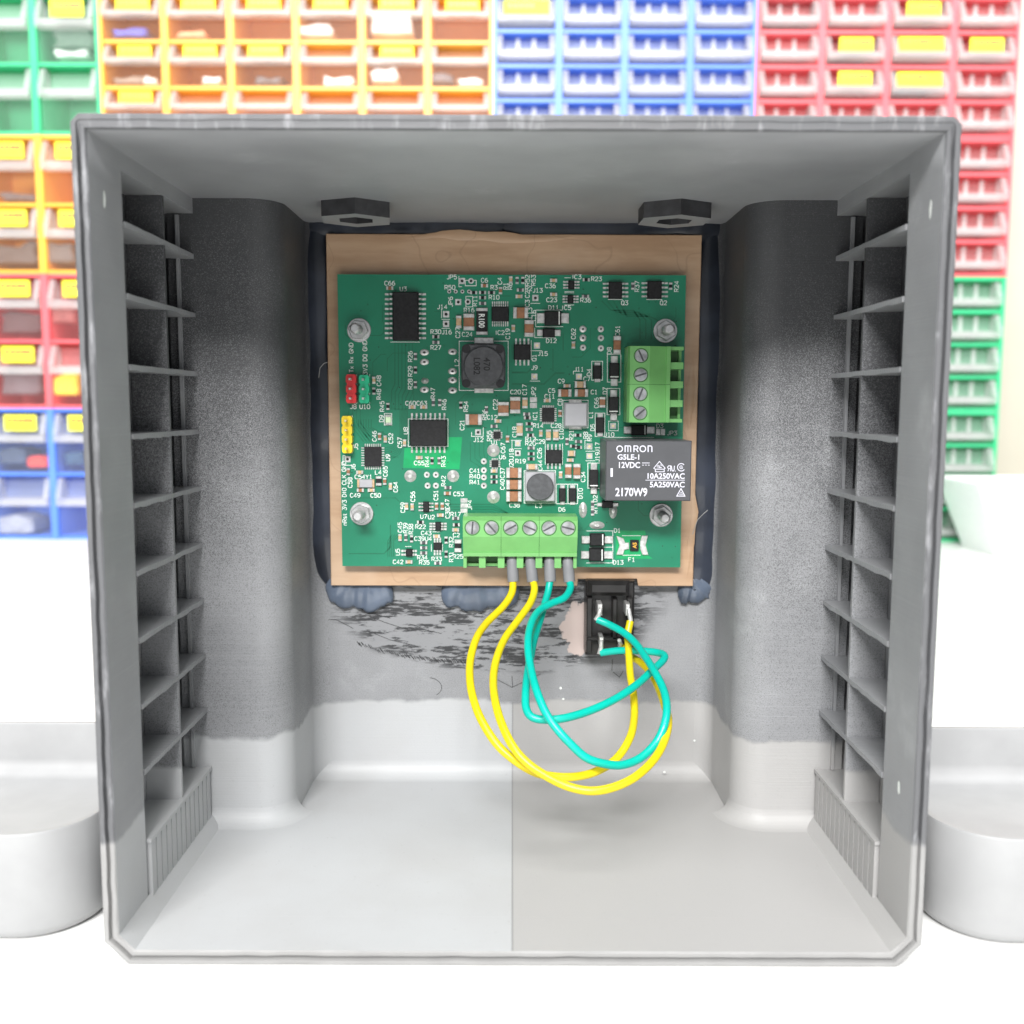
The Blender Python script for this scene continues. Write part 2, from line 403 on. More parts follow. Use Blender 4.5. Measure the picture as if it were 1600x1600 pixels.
# ------------------------------------------------------------------ the grey enclosure
BX = .5; YF, YB = 199., 300.; HW, HT = 86., 173.3; IW = 83.05; ZC = 170.35; ZFL = 2.95; YCOL = 264.
enc = thing('enclosure', (BX, 250, 0), 'open grey printed box painted darker on top, holding the circuit board', 'box')
def outline(t):
    c = 5.0; q = 1.6; w = HW-t
    P = [(w, HT-q-.414*t*.4), (HW-q-.414*t*.4, HT-t), (-(HW-q-.414*t*.4), HT-t), (-w, HT-q-.414*t*.4),
         (-w, c+.414*t), (-(HW-c-.414*t), t), (HW-c-.414*t, t), (w, c+.414*t)]
    # subdivide long sides with a little wobble, like a printed edge
    out = []
    for i in range(len(P)):
        a, b = P[i], P[(i+1) % len(P)]; k = (1, 42, 1, 41, 2, 40, 2, 41)[i]
        for j in range(k):
            u = j/k; out.append((BX + a[0]+(b[0]-a[0])*u, a[1]+(b[1]-a[1])*u))
    return out
rng = random.Random(3)
wob = [rng.uniform(-.10, .10) for _ in range(len(outline(0)))]
loops = [(0, 214), (0, 199.4), (.35, 199), (1.15, 199), (1.3, 200.3), (1.75, 200.3), (1.9, 199.5), (2.65, 199.5), (2.95, 199.9), (2.95, 214)]
n0 = len(outline(0)); rr = []
for t, y in loops:
    ol = outline(t)
    rr.append([(x + (w if 0 < t < 2.8 else 0), (min(y, 199.25) if z > 168 and 1 < t < 2.8 else y) + abs(w)*1.5*(t > .2 and t < 2.8), z + (w if 0 < t < 2.8 else 0)) for (x, z), w in zip(ol, wob)])
mb = MB(); mb.rings(rr, cap0=False, cap1=False, ms=[0]*8+[1]); mb.build('rim', [M['rim'], M['shell']], enc, smooth=35)
# shell: ceiling, floor, side strips
mb = MB()
mb.box(BX-HW, BX+HW, 214.02, 303, ZC, HT)
mb.box(BX-HW, BX+HW, 214.02, 303, 0, ZFL)
for sg in (-1, 1):
    a, b = sorted((BX+sg*IW, BX+sg*(HW-.05)))
    mb.box(a, b, 214.02, 216.5, ZFL-.01, ZC+.01)
    a, b = sorted((BX+sg*IW, BX+sg*91.95)); mb.box(a, b, 216.51, YCOL+.5, 166.5, ZC+.01)       # strip above the vents
    mb.prism_y([(BX+sg*79.78, 2.9), (BX+sg*83.1, 6.22), (BX+sg*84, 2.5)], 214.02, 264)
mb.build('shell', M['shell'], enc)
# back wall with cove down to the floor
mb = MB(); mb.box(BX-HW, BX+HW, YB, 303, ZFL, ZC)
R = 5; cov = [(YB+.01, ZFL-.01)] + [(YB-R+R*math.sin(a), ZFL+R-R*math.cos(a)) for a in [math.pi/2*i/8 for i in range(9)]]
mb.prism_x(cov, BX-61.5, BX+61.5)
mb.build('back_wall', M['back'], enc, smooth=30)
# columns
for sg in (-1, 1):
    rf = 9.0; out = [(sg*92.0, YB), (sg*92.0, YCOL+2.5), (sg*89.8, YCOL+2.5), (sg*89.8, YCOL), (sg*(61.+rf), YCOL)]
    out += [(sg*(61+rf-rf*math.sin(a)), YCOL+rf-rf*math.cos(a)) for a in [math.pi/2*i/10 for i in range(1, 11)]]
    rb = 5.0
    out += [(sg*(61-rb+rb*math.cos(a)), YB-rb+rb*math.sin(a)) for a in [math.pi/2*i/6 for i in range(0, 7)]]
    mb = MB(); mb.prism_z([(BX+x, y) for x, y in out], ZFL, ZC)
    # cove at the foot of the column
    r2 = 4.5
    ring0 = out[3:15]
    rs = []
    for k in range(7):
        a = math.pi/2*k/6; d = r2*(1-math.sin(a)); z = ZFL + r2*(1-math.cos(a))
        loop = []
        for i, (x, y) in enumerate(ring0):
            if i <= 1: nx, ny = 0, -1
            else:
                aa = math.pi/2*(i-1)/10; nx, ny = -sg*math.sin(aa), -math.cos(aa)
            loop.append((BX+x+nx*d, y+ny*d, z))
        rs.append(loop)
    mb.rings(rs, cap0=False, cap1=False, closed=False)
    mb.build('column', M['speckled'], enc, smooth=30)
# vents: hood, divider, fins, ribbed panel
ZF = [155.7 - 15.07*i for i in range(9)]
for sg in (-1, 1):
    X = lambda x: BX + sg*x
    def bx(mb, x0, x1, y0, y1, z0, z1):
        a, b = sorted((X(x0), X(x1))); mb.box(a, b, y0, y1, z0, z1)
    mb = MB()
    bx(mb, 91.9, 93, 217, 270, 2.5, 169)
    bx(mb, HW-2, 91.89, 216.53, 217.6, 2.5, 166.4)
    hood = mb.build('vent_hood', M['speckled'], enc)
    mb = MB(); bx(mb, 86.6, 87.4, 262.9, 264.1, 19.2, 166); mb.build('post', M['shell'], hood)
    mb = MB(); bx(mb, IW+.05, 91.8, 241.4, 242.5, 19, 166.4); mb.build('divider', M['speckled'], hood)
    for i, z in enumerate(ZF):
        # fins sag a little, their printed edge is ragged
        ns = 16; r1 = random.Random(i*7+sg); top = []; bot = []
        v = []; f = []
        for k in range(ns+1):
            y = 217.62 + (263.9-217.62)*k/ns
            sag = r1.uniform(-.22, .12); e = r1.uniform(-.25, .1)
            xe = IW + .02 - max(0, e)*.6 - (0 if y < 250 else (y-250)*.0)
            v += [(X(xe), y, z+.55+sag*.3), (X(91.8), y, z+.55), (X(91.8), y, z-.55), (X(xe), y, z-.6+sag)]
        for k in range(ns):
            for q in range(4):
                a = 4*k+q; b2 = 4*k+(q+1) % 4
                f.append((a, b2, b2+4, a+4))
        f.append((0,1,2,3)); f.append((4*ns,4*ns+1,4*ns+2,4*ns+3))
        mb = MB(); mb.add(v, f); mb.build('fin', M['fin'], hood)
    mb = MB(); bx(mb, IW+.6, 91.8, 217.62, 264.4, ZFL, 19)
    panel = mb.build('ribbed_panel', M['shell'], enc)
    mb = MB(); y = 218.2
    while y < 262:
        bx(mb, 82.4, IW+.6, y, y+2.7, ZFL+.2, 18.4); y += 3.45
    bx(mb, 82.2, IW+.6, 217.63, 263.5, 18.4, 19.3)
    mb.build('rib', M['shell'], panel)['kind'] = 'stuff'
# hexagonal bosses under the ceiling
for cx, rot in ((-42.2, .12), (42.3, .02)):
    def hx(r, n=6): return [(BX+cx+r*math.cos(rot+math.pi/6+k*math.pi/3), 272.2+r*.97*math.sin(rot+math.pi/6+k*math.pi/3)) for k in range(6)]
    O, I = hx(10.2), hx(5.0)
    zb = 166.3
    mb = MB()
    mb.rings([[(x, y, ZC) for x, y in O], [(x, y, zb) for x, y in O], [(x, y, zb) for x, y in I], [(x, y, ZC-.3) for x, y in I]], cap0=False, cap1=True, ms=[0, 1, 0])
    mb.build('hex_boss', [M['boss'], M['shell']], enc)
# hatch marks and scored lines on the back wall
mb = MB()
arc = [(560,1005),(590,1015),(620,1022),(650,1028),(680,1031),(710,1033),(740,1036)]
rg = random.Random(5)
for i in range(62):
    u = i/61*(len(arc)-1.001); k = int(u); fr = u-k
    px = arc[k][0]*(1-fr)+arc[k+1][0]*fr; py = arc[k][1]*(1-fr)+arc[k+1][1]*fr + rg.uniform(-1.5,1.5)
    ln = rg.uniform(3, 7); a = ray(px-ln*.35, py-ln*.5, 299.95); b2 = ray(px+ln*.35, py+ln*.5, 299.95)
    mb.ribbon([a, b2], rg.uniform(.12,.32), 299.95)
for pts in (((770,1058),(800,1074),(845,1053)), ((800,1056),(801,1074)), ((503,985),(512,968),(525,968),(552,982)), ((672,1059),(680,1061),(686,1065),(690,1071),(690,1077),(687,1082),(682,1086)),
            ((560,950),(580,958),(610,966)), ((575,962),(600,972),(640,985)), ((640,975),(668,985),(690,990)), ((585,990),(610,1000),(650,1009)),
            ((780,1050),(775,1044),(790,1046)), ((957,1030),(956,1048)), ((958,1050),(968,1058),(974,1048))):
    mb.ribbon([ray(x, y, 299.94) for x, y in pts],   .17, 299.94)
o = mb.build('scratch_marks', M['ink_dark'], enc); o['kind'] = 'stuff'
# paint chips on the frame and the wall
mb = MB()
for px, py, Y, r in ((1085,1157,299.4,.35),(1038,1206,296,.4),(876,1075,299.8,.4),(880,1092,299.8,.35)):
    x, z = ray(px, py, Y); mb.disc(x, z, r, Y-.1, 9)
o = mb.build('paint_chips', M['silk'], enc); o['kind'] = 'stuff'
for pts, nm in (((BX-83.0, 207, 158.5), 'scuff'), ((BX+83.0, 205, 157), 'scuff'), ((BX+83.0, 207.5, 36), 'scuff')):
    mb = MB(); rg = random.Random(int(pts[2])); x, y, z = pts; v = []
    for k in range(12):
        a = 2*math.pi*k/12; v.append((x, y + .7*math.cos(a)*rg.uniform(.7,1.2), z + (2.0 if z > 100 else 1.5)*math.sin(a)*rg.uniform(.8,1.1)))
    mb.add(v, [tuple(range(12))]); mb.build(nm, M['silk'], enc)

# ------------------------------------------------------------------ white trays on the table
def tray(x0, x1, y0, y1, label):
    prof = [(2.2,0),(.8,1.0),(0,2.8),(0,24.0),(.3,24.6),(1.6,24.6),(1.9,24.1),(2.1,14),(2.8,11.5),(4.5,10.0),(7,9.5)]
    rs = []
    for ins, z in prof: rs.append([(x, y, z) for x, y in rrect(x0+ins, x1-ins, y0+ins, y1-ins, 15-ins, 10)])
    o = MB().rings(rs).build('tray', M['tray'], smooth=40); tag(o, label, 'tray', 'white rounded trays beside the box')
tray(-173, -94.2, 207.5, 286, 'white rounded square tray on the table left of the grey box')
tray(95.4, 174, 207.0, 284, 'white rounded square tray on the table right of the grey box')
# pale container on the table, wider at its top
mb = MB()
rs = []
for ins, z in ((22,0),(0,58),(1,59.5),(3,59.5),(4,58),(25,4)):
    rs.append([(x, y, z) for x, y in rrect(360+ins, 650-ins, 765+ins*.3, 850-ins*.3, 6)])
tag(mb.rings(rs).build('container', M['white_box'], smooth=40), 'plain white container standing before the green drawers by the wall', 'container')

# ------------------------------------------------------------------ board, circuit board
YP = 292.0
def P(px, py, h=0): return ray(px, py, YP-h)
bo = [(509,365),(700,365.5),(900,366),(1097,367),(1090,640),(1083,916),(998,916),(996,905),(903,905),(902,916),(517,915),(513,640)]
o = MB().prism_y([ray(x, y, 295.6) for x, y in bo], 295.6, 298.8, c=.25).build('backing_board', M['board'])
tag(o, 'brown fibre board glued to the back wall behind the green circuit board', 'board')
pc = thing('circuit_board', (*P(800, 886)[:1], 292.8, P(800, 886)[1]), 'green circuit board full of small components bolted on the brown board', 'circuit board')
corners = [(527,428.5),(1072,430),(1063,886.5),(535,884.5)]
mb = MB(); mb.rings([[(x, YP, z) for x, z in [P(*c) for c in corners]], [(x, YP+1.6, z) for x, z in [P(*c) for c in corners]]], ms=[1, 0])
mb.build('substrate', [M['pcb'], M['pcb_edge']], pc)

# bare laminate zones
for r in (((632,700),(630,731),(718,733),(722,683),(699,683),(699,700)), ((962,829),(1008,829),(1010,843),(1013,868),(1020,873),(962,873))):
    MB().poly([P(*q, .015) for q in r], YP-.015).build('bare_zone', M['bare'], pc)
# covered traces
mb = MB(); rg = random.Random(11)
def tr(pts, w=.28, h=.02): mb.ribbon([P(min(1058,max(538,x)), min(880,max(433,y)), h) for x, y in pts], w, YP-h)
for i in range(6): tr([(617+i*5.5, 534),(617+i*5.5, 600+i*3),(612+i*5.5, 610+i*3),(612+i*5.5, 640)], .25)
for i in range(6): tr([(560+i*4, 655),(560+i*4, 668),(580+i*5, 690-i*2)], .25)
for i in range(7): tr([(598, 700+i*4),(612+i*2, 698+i*2),(625+i*2, 680),(625+i*2, 640)], .22)
for i in range(4): tr([(545+i*6, 640),(545+i*6, 660),(568+i*5, 690)], .22)
for i in range(4): tr([(700, 788+i*4),(770, 788+i*4),(790+i*3, 800+i*2),(800+i*3, 806)], .28)
for i in range(4): tr([(625-i*4,835),(615-i*3,845),(615-i*3,870),(622,878)][:3], .25)
tr([(548,778),(618,778),(626,786),(626,792)], .3); tr([(800,600),(850,600),(868,583),(882,583)], .5); tr([(800,582),(824,582),(830,576)], .5)
for i in range(4): tr([(940+i*9, 470),(955+i*8, 485+i*3),(990+i*8, 485+i*3),(1000+i*9, 500),(1000+i*9, 530)], .4)
tr([(880,520),(880,548)], .3); tr([(864,545),(864,580)], .3); tr([(545,865),(600,865),(610,855),(610,820)], .3)
for i in range(5): tr([(735+i*7, 690),(735+i*7, 720-i*4),(760, 735-i*3)], .22)
for i in range(30):
    x = rg.uniform(545,1040); y = rg.uniform(450,870); dx = rg.choice((-1,1))*rg.uniform(8,30); dy = rg.choice((-1,1))*rg.uniform(8,30)
    tr([(x,y),(x+dx,y),(x+dx+abs(dy)*.5*(1 if dx>0 else -1),y+dy*.5),(x+dx+abs(dy)*.5*(1 if dx>0 else -1),y+dy*1.6)], .2)
o = mb.build('copper_traces', M['trace'], pc); o['kind'] = 'stuff'
# vias
mb = MB(); rg = random.Random(2)
for i in range(190):
    x = rg.uniform(540,1058); y = rg.uniform(438,876)
    c = P(x, y, .03)
    if rg.random() < .55: mb.disc(c[0], c[1], .17, YP-.03, 7, 1)
    else: mb.ring(c[0], c[1], .12, .3, YP-.03, 8, 0)
o = mb.build('vias', [M['trace'], M['dark_hole']], pc); o['kind'] = 'stuff'

# silkscreen lettering and outlines
silk = MB()
H = 6.5/5.34
T0 = [("C66",609,442.5),("U3",630,451.5),("JP5",706,432.8),("R50",703,449),("C6",757,438),("R3",772,449),("R10",772,464.4),("J14",691,479.5),("R16",733,484.6),("C24",730,522.5),
 ("IC2",781,519.7),("R30",681,518.4),("J16",698,518.8),("R27",681,543),("J8",552,635.4),("U10",570,635.4),("C60",641.6,630),("C63",659,630),("R2",826,451),("J13",840,453.7),
 ("C36",860,446.6),("IC3",901,432.5),("R23",932,435.7),("C23",862,468.5),("IC5",885,480.7),("D11",865,480.7),("R36",915,469),("Q3",976,473.2),("Q2",1036.6,473.2),("D12",861.5,532.4),
 ("J15",848,552.5),("J9",835,574.4),("J11",904.6,577),("C7",917,592),("C9",877,595.6),("C5",862,610.3),("C11",859,619.4),("C1",928.4,612.5),("C20",805.6,612.5),
 ("C54Y1",568,745),("L4",591,738),("C49",555,774),("C50",587,774),("C55",655,723.4),("C12",769,652),("J12",747.5,687),("U1",773,691),("U6",785,714),("C41",742,735.6),("R40",742,744.4),
 ("R41",742,753.4),("C53",716.6,771.8),("U7",662,807),("U2",674,808),("R17",712,803.5),("R22",657,823),("C43",666,833),("C39U4",661,841.6),("C42",622,878),("R34",660,871),("R35",663,878.7),
 ("R33",682.4,873.4),("R25",715.6,869.5),("C38",804,789.4),("L3",841.6,790),("D6",878,796),("R14",841,665),("C28",869,665),("R12",829,686),("R20",829,692.8),("C29",844,690),("J10",952,679),
 ("JP3",1050,676.6),("R19",813.5,720.6),("D1",964.6,829),("D13",966,878.7),("F1",987,874.4),("C2",713,836),("D3",1031,665.5)]
T90 = [("C4",781,439),("JP6",704,471.5),("R11",742,470),("C27",715.3,519.7),("C19",793.4,521.6),("R26",641,557),("R29",641,580),("R28",641,600),("R47",676.6,614.4),("L2",713.8,566.6),
 ("Tx Rx GND",548.8,559),("3V3 DQ GND",570.3,559),("R48",592,616),("C48",592,595),("R45",597,635),("R46",694,632),("R54",728,635),("C22",774,632),("R56",757,648),("R52",824,438),("R53",833.5,438),
 ("R1",790,447),("R6",797,447),("C13",828,489),("C16",834,493),("C3",824,474),("C2",824,460),("C62",896,521.6),("C61",965,517),("Q1",834.7,559),("D8",952,548),("D4",920.4,581.6),("C8",875,628.4),
 ("D7",945.3,610.6),("C66",932,629.4),("C17",819.7,609),("JP2",833.8,612.5),("L1",923,648),("IC1",836,650),("D9",596,654),("C46",585,681.6),("C52",610.6,685),("C57",624.7,691.6),("U8",634,673),
 ("J5",556,698),("U9",606,715),("J6",552,730),("nRst 3V3 DIO CLK GND",537.9,771),("C58",547,754),("C65",602,736.6),("C64",618,761),("R44",667.4,721),("R43",693,721),("C21",722,664),
 ("R55",764.4,681),("C67",786,700),("C37",785,739),("C40",785,757),("R42",693,751.6),("C51",681,774),("C56",645,776),("C59",629.4,793),("C47",699,788),("C30",699.5,802),("JP4",734,789),
 ("C45",625,824),("R39",633.5,825),("R38",642,826.6),("U5",621.5,862.6),("R32",705,847),("R31",705,870),("D10",907,771),("C18",804,675),("C10",877,678),("R21",892.8,680),("R8",915,680),
 ("R9",921.5,684),("D5",926,668),("C26",843,708),("C44",844,727),("J17",933.5,699),("J19",933.5,714),("C34",911,745),("D2",930,779),("RT1",930.7,794),("R37",995.4,447.5),("R24",1057,447.5),
 ("J20J18",799,717)]
for s, x, y in T0: stroke_text(silk, s, x, y, H*.95)
for s, x, y in T90: stroke_text(silk, s, x, y, H*.95, 90)
def ln(pts, w=.16, closed=False): silk.ribbon([P(x, y, .05) for x, y in pts], w, YP-.05, closed=closed)
def rc(x0, y0, x1, y1, w=.18): ln([(x0,y0),(x1,y0),(x1,y1),(x0,y1)], w, True)
rc(717.5,533,794,610); ln([(610,534.5),(656,534.5)]); rc(819,735.5,868,786); rc(879.5,625.5,919,668.5)
ln([(879,484.5),(837,484.5),(837,510.5),(880,510.5)]); ln([(868,527.5),(835.5,527.5),(835.5,512)]); rc(949,553.5,970,597); rc(924.5,564.5,941.5,594)
rc(948.5,607,968.5,648); rc(930,645.5,945,682); rc(918.5,723.5,939,763); rc(869.5,756.5,887,787); rc(887.5,756.5,902.5,787)
ln([(916,829.5),(957.5,829.5),(957.5,879.5),(916,879.5)]); ln([(921,855),(957,855)]); ln([(972,837),(1001,837)]); ln([(972,867.5),(1001,867.5)])
rc(727,438,744,446.5,.2); rc(728,463,738.5,479.5); ln([(950,468),(973,468)]); ln([(1010,468),(1035,468)]); ln([(945,683.5),(1022,683.5)])
ln([(638,654.5),(700,654.5),(700,697.5),(638,697.5)], .16, True); ln([(717,431),(717,448),(722,448)]); ln([(690,483),(690,497)]); ln([(690,499),(703,499)]); ln([(690,513),(703,513)])
ln([(829,474),(844,474)]); ln([(830,532),(830,562)]); ln([(829,548),(847,548)]); ln([(828,595.5),(844,595.5)]); ln([(896,585),(896,580),(903,580)]); ln([(897,596),(913,596)])
ln([(737,675),(737,682),(755,682),(755,668)]); ln([(536,724),(536,712),(540,712)]); ln([(540,727),(550,727)]); rc(600.5,646,612,664)
ln([(557.5,585),(557.5,630),(553,630)]); ln([(577.5,585),(577.5,630)]); ln([(550.5,649),(550.5,708)]); ln([(882,434),(892,434)]); ln([(882,455.5),(897,455.5)]); ln([(882,457.5),(897,457.5)]); ln([(882,476.5),(897,476.5)])
ln([(633,854),(643,854)]); ln([(676,831),(687,831)]); ln([(674,850),(674,862)]); ln([(691.5,850),(691.5,862)]); ln([(852,693),(852,726)]); ln([(879,693),(879,726)])
ln([(922,688),(914,688),(914,702)]); ln([(915,705),(930,705)]); ln([(915,720),(930,720)]); rc(951,658,966,673,.14)
ln([(800,688),(800,704)]); ln([(803,701),(815,701)]); ln([(798,688),(815,688)])
silk.build('silkscreen', M['silk'], pc)

# ---- component helpers (all become parts of the circuit board)
def cm(x0, y0, x1, y1, h):
    a = P(x0, y0, h); b = P(x1, y1, h)
    return min(a[0],b[0]), max(a[0],b[0]), min(a[1],b[1]), max(a[1],b[1])
def block(name, x0, y0, x1, y1, h, mat, parent=None, c=.15, h0=0, smooth=None):
    X0, X1, Z0, Z1 = cm(x0, y0, x1, y1, h)
    return MB().cbox(X0, X1, YP-h, YP-h0, Z0, Z1, c).build(name, mat, parent or pc)
PIN = {}
def pin(parent, x, y, dx, dy, w, body_h):
    """gull-wing lead: from the body edge at photo x,y outwards by dx,dy photo pixels"""
    x0, z0 = P(x, y, body_h*.45); x1, z1 = P(x+dx, y+dy, .1)
    d = Vector((x1-x0, z1-z0)); L = d.length; d.normalize(); s = Vector((-d.y, d.x))*w/2
    pr = [(0, body_h*.5), (L*.30, body_h*.5), (L*.55, .22), (L, .22)]
    v = []
    for u, h in pr:
        for hh in (h, h-.18):
            for q in (1, -1):
                v.append((x0+d.x*u+s.x*q, YP-hh, z0+d.y*u+s.y*q))
    f = []
    for k in range(3):
        a = 4*k
        f += [(a,a+1,a+5,a+4),(a+2,a+6,a+7,a+3),(a,a+4,a+6,a+2),(a+1,a+3,a+7,a+5)]
    f += [(0,2,3,1),(12,13,15,14)]
    MB().add(v, f).build('pin', M['tin'], parent)
def chip(x0, y0, x1, y1, h, nv=0, nh=0, lead=10, w=.42, dot=True, lr=None):
    b = block('chip', x0, y0, x1, y1, h, M['chip'], c=.25)
    if nv:   # pins on left and right
        for i in range(nv):
            y = y0 + (y1-y0)*(i+.5)/nv
            pin(b, x0, y, -lead, 0, w, h); pin(b, x1, y, lead, 0, w, h)
    if nh:
        for i in range(nh):
            x = x0 + (x1-x0)*(i+.5)/nh
            pin(b, x, y0, 0, -lead, w, h); pin(b, x, y1, 0, lead, w, h)
    return b
chip(613,456,654,532,2.4, nv=10, lead=11.5, w=.55)
chip(640,656,698,697,2.3, nh=8, lead=10.5, w=.5)
chip(768,479,795,502,1.1, nh=8, lead=8, w=.32)
chip(803,538,829,562,1.6, nh=4, lead=9, w=.5)
chip(853,703,878,724,1.6, nh=4, lead=9, w=.5)
chip(951.5,440,972,466.5,1.5, nv=4, lead=9.5, w=.5)
chip(1012,439,1034,466.5,1.5, nv=4, lead=9.5, w=.5)
chip(888,438,897.5,452,1.1, nv=3, lead=8, w=.45)
chip(887,461,896,474,1.1, nv=3, lead=8, w=.45)
chip(661,784,670.5,800,1.1, nv=3, lead=7, w=.45)
chip(680,816,689,829,1.1, nv=3, lead=9, w=.5)
chip(634,858,644.5,869.5,1.1, nv=2, lead=7, w=.6)
chip(677,848,690,859.5,1.1, nh=3, lead=8, w=.5)
def qfn(x0, y0, x1, y1, k, lead=4.5):
    b = block('chip', x0, y0, x1, y1, .9, M['chip'], c=.1)
    mb = MB()
    for i in range(k):
        x = x0+(x1-x0)*(i+.5)/k; y = y0+(y1-y0)*(i+.5)/k
        for a, c in (((x-.9,y0-lead),(x+.9,y0+1)), ((x-.9,y1-1),(x+.9,y1+lead)), ((x0-lead,y-.9),(x0+1,y+.9)), ((x1-1,y-.9),(x1+lead,y+.9))):
            X0, X1, Z0, Z1 = cm(*a, *c, .2); mb.box(X0, X1, YP-.2, YP, Z0, Z1)
    mb.build('leads', M['tin'], b)['kind'] = 'stuff'
    return b
qfn(569,698,596,729,8); qfn(847,637,866,659,7,3.5); qfn(771,674.5,782,685.5,4,3); qfn(768,719,778.5,730,4,3)

# inductors
X0, X1, Z0, Z1 = cm(720.5,537,789.5,607,5.6)
b = MB().prism_y(rrect(X0, X1, Z0, Z1, 2.6, 6), YP-5.6, YP-.2, c=.5).build('inductor', M['ferrite'], pc, smooth=35)
cx, cz = P(755.5,572.5,6.3)
MB().cyl_y(cx, cz, 5.7, YP-6.4, YP-5.55, 40, c=.35).build('winding_cap', M['ferrite'], b, smooth=40)
for px, py in ((728.5,545),(781.5,545),(728.5,599),(781.5,599)):
    x, z = P(px, py, 5.7); MB().cyl_y(x, z, 1.25, YP-5.64, YP-5.5, 16).build('corner_hole', M['ink_dark'], b)
mb = MB(); text(mb, "470", 761, 569, 1.9, -90, y=YP-6.45); text(mb, "L082", 745.5, 572, 1.9, -90, y=YP-6.45); mb.build('marking', M['ink_dark'], b)
block('pad', 741,527.5,771,537,.9, M['tin'], b); block('pad', 741,605.5,771,614,.9, M['tin'], b)
b = block('inductor', 820.5,737.5,867,784,2.6, M['silver_plastic'], c=.3)
cx, cz = P(844,761,3.3); MB().cyl_y(cx, cz, 3.95, YP-3.5, YP-2.55, 32, c=.25).build('winding_cap', M['ferrite'], b, smooth=40)
b = block('inductor', 882,629,918,667,2.8, M['silver_plastic'], c=.4)
block('pad', 889,624,909,631,.8, M['tin'], b); block('pad', 889,665,909,671,.8, M['tin'], b)

# two-terminal parts
def two(name, x0, y0, x1, y1, h, body, cap=.28, c=.12, vertical=None, capmat=None, bulge=0):
    """ceramic part with tinned ends; one mesh, ends are material 1"""
    X0, X1, Z0, Z1 = cm(x0, y0, x1, y1, h)
    if vertical is None: vertical = (y1-y0) > (x1-x0)
    mb = MB()
    if vertical:
        d = (Z1-Z0)*cap
        mb.cbox(X0+.04, X1-.04, YP-h, YP, Z0+d, Z1-d, c, 0)
        mb.cbox(X0, X1, YP-h-.05, YP, Z0, Z0+d, c, 1); mb.cbox(X0, X1, YP-h-.05, YP, Z1-d, Z1, c, 1)
    else:
        d = (X1-X0)*cap
        mb.cbox(X0+d, X1-d, YP-h, YP, Z0+.04, Z1-.04, c, 0)
        mb.cbox(X0, X0+d, YP-h-.05, YP, Z0, Z1, c, 1); mb.cbox(X1-d, X1, YP-h-.05, YP, Z0, Z1, c, 1)
    return mb.build(name, [M[body], M[capmat or 'tin']], pc)
for q in ((724,490,741,516),(727,647,753,664),(778,628,795,650),(797,620,813,646),(791,731,815,747),(791,750,815,765),(791,768,815,784),(872,608,893,620),(898,608,919,620),
          (937,620,946,637),(959,525,970,553),(802,480,825,497),(819.5,500,834,526),(883,725,893,747),(896,725,907,748)):
    two('capacitor', *q, 1.5, 'brown', .24)
for q in ((712.5,493,721,512.5),(816,621,824.5,638),(898,595.5,915.5,606),(853,671,861,688),(864,671,873,688),(807,661,817,681),(887,704,899,713),(822,725,840,734)):
    two('capacitor', *q, 1.0, 'tan', .22)
def tiny(name, px, py, body, vert, l=11, w=5.5, h=.55):
    if vert: return two(name, px-w/2, py-l/2, px+w/2, py+l/2, h, body, .27, .06)
    return two(name, px-l/2, py-w/2, px+l/2, py+w/2, h, body, .27, .06)
TC = [(609,450,0),(757,446,0),(584,594,1),(644,636,0),(662,636,0),(593,682,1),(602,686,1),(632,692,1),(655,715,0),(544,737,1),(562,738,0),(601,752,1),(610,760,1),(563,766,0),(580,766,0),
 (635,791,1),(644,792,1),(682,791,1),(691,791,1),(699,771,0),(688,805,0),(682,838,0),(625,840,1),(639,878,0),(712,828,0),(865,438,0),(865,460,0),(886,603,0),(855,626,0),(875,646,1),(778,658,0),
 (793,686,1),(772,736,0),(845,677,1),(811,463,0),(802,513,1),(896,539,1),(782,454,1),(798,437,1),(891,719,0),(876,742,1)]
TR = [(584,611,1),(681,526,0),(681,535,0),(649,557,1),(649,578,1),(649,601,1),(677,629,1),(687,629,1),(606,635,1),(675,720,1),(686,720,1),(700,762,0),(720,633,1),(772,666,0),(772,745,0),(772,753,0),
 (657,816,0),(634,840,1),(643,842,1),(662,848,0),(662,856,0),(662,864,0),(697,844,1),(697,866,1),(684,880,0),(712,810,0),(713,820,0),(916,437,0),(915,463,0),(989,447,1),(1048,447,1),(740,457,0),
 (754,457,0),(768,457,0),(754,465,0),(754,474,0),(808,438,1),(817,438,1),(813,453,0),(827,662,0),(827,671,0),(829,680,0),(830,700,0),(830,709,0),(830,717,0),(886,690,1),(896,697,0),(903,680,0),
 (904,690,0),(904,699,0),(823,647,0),(824,653,0),(926,788,1),(926,800,1),(760,640,1)]
for x, y, v in TC: tiny('capacitor', x, y, 'tan' if (x*7+y) % 3 else 'brown', v)
for x, y, v in TR: tiny('resistor', x, y, 'chip' if (x+y) % 2 else 'ferrite', v, 11, 5, .4)
# thick resistor with R100
b = two('resistor', 744,481,762,523,.9, 'chip', .12)
mb = MB(); text(mb, "R100", 753, 501, 1.75, -90, y=YP-.96, sx=.8); mb.build('marking', M['silk'], b)
b = two('resistor', 710,843,721,863,.7, 'chip', .32)
two('ferrite_bead', 587,744,596,759,.8, 'chip', .28)
b = two('crystal', 558,749,585,762,.9, 'silver_plastic', .12, capmat='tan')
two('led', 602,648,611,664,.7, 'led', .22)
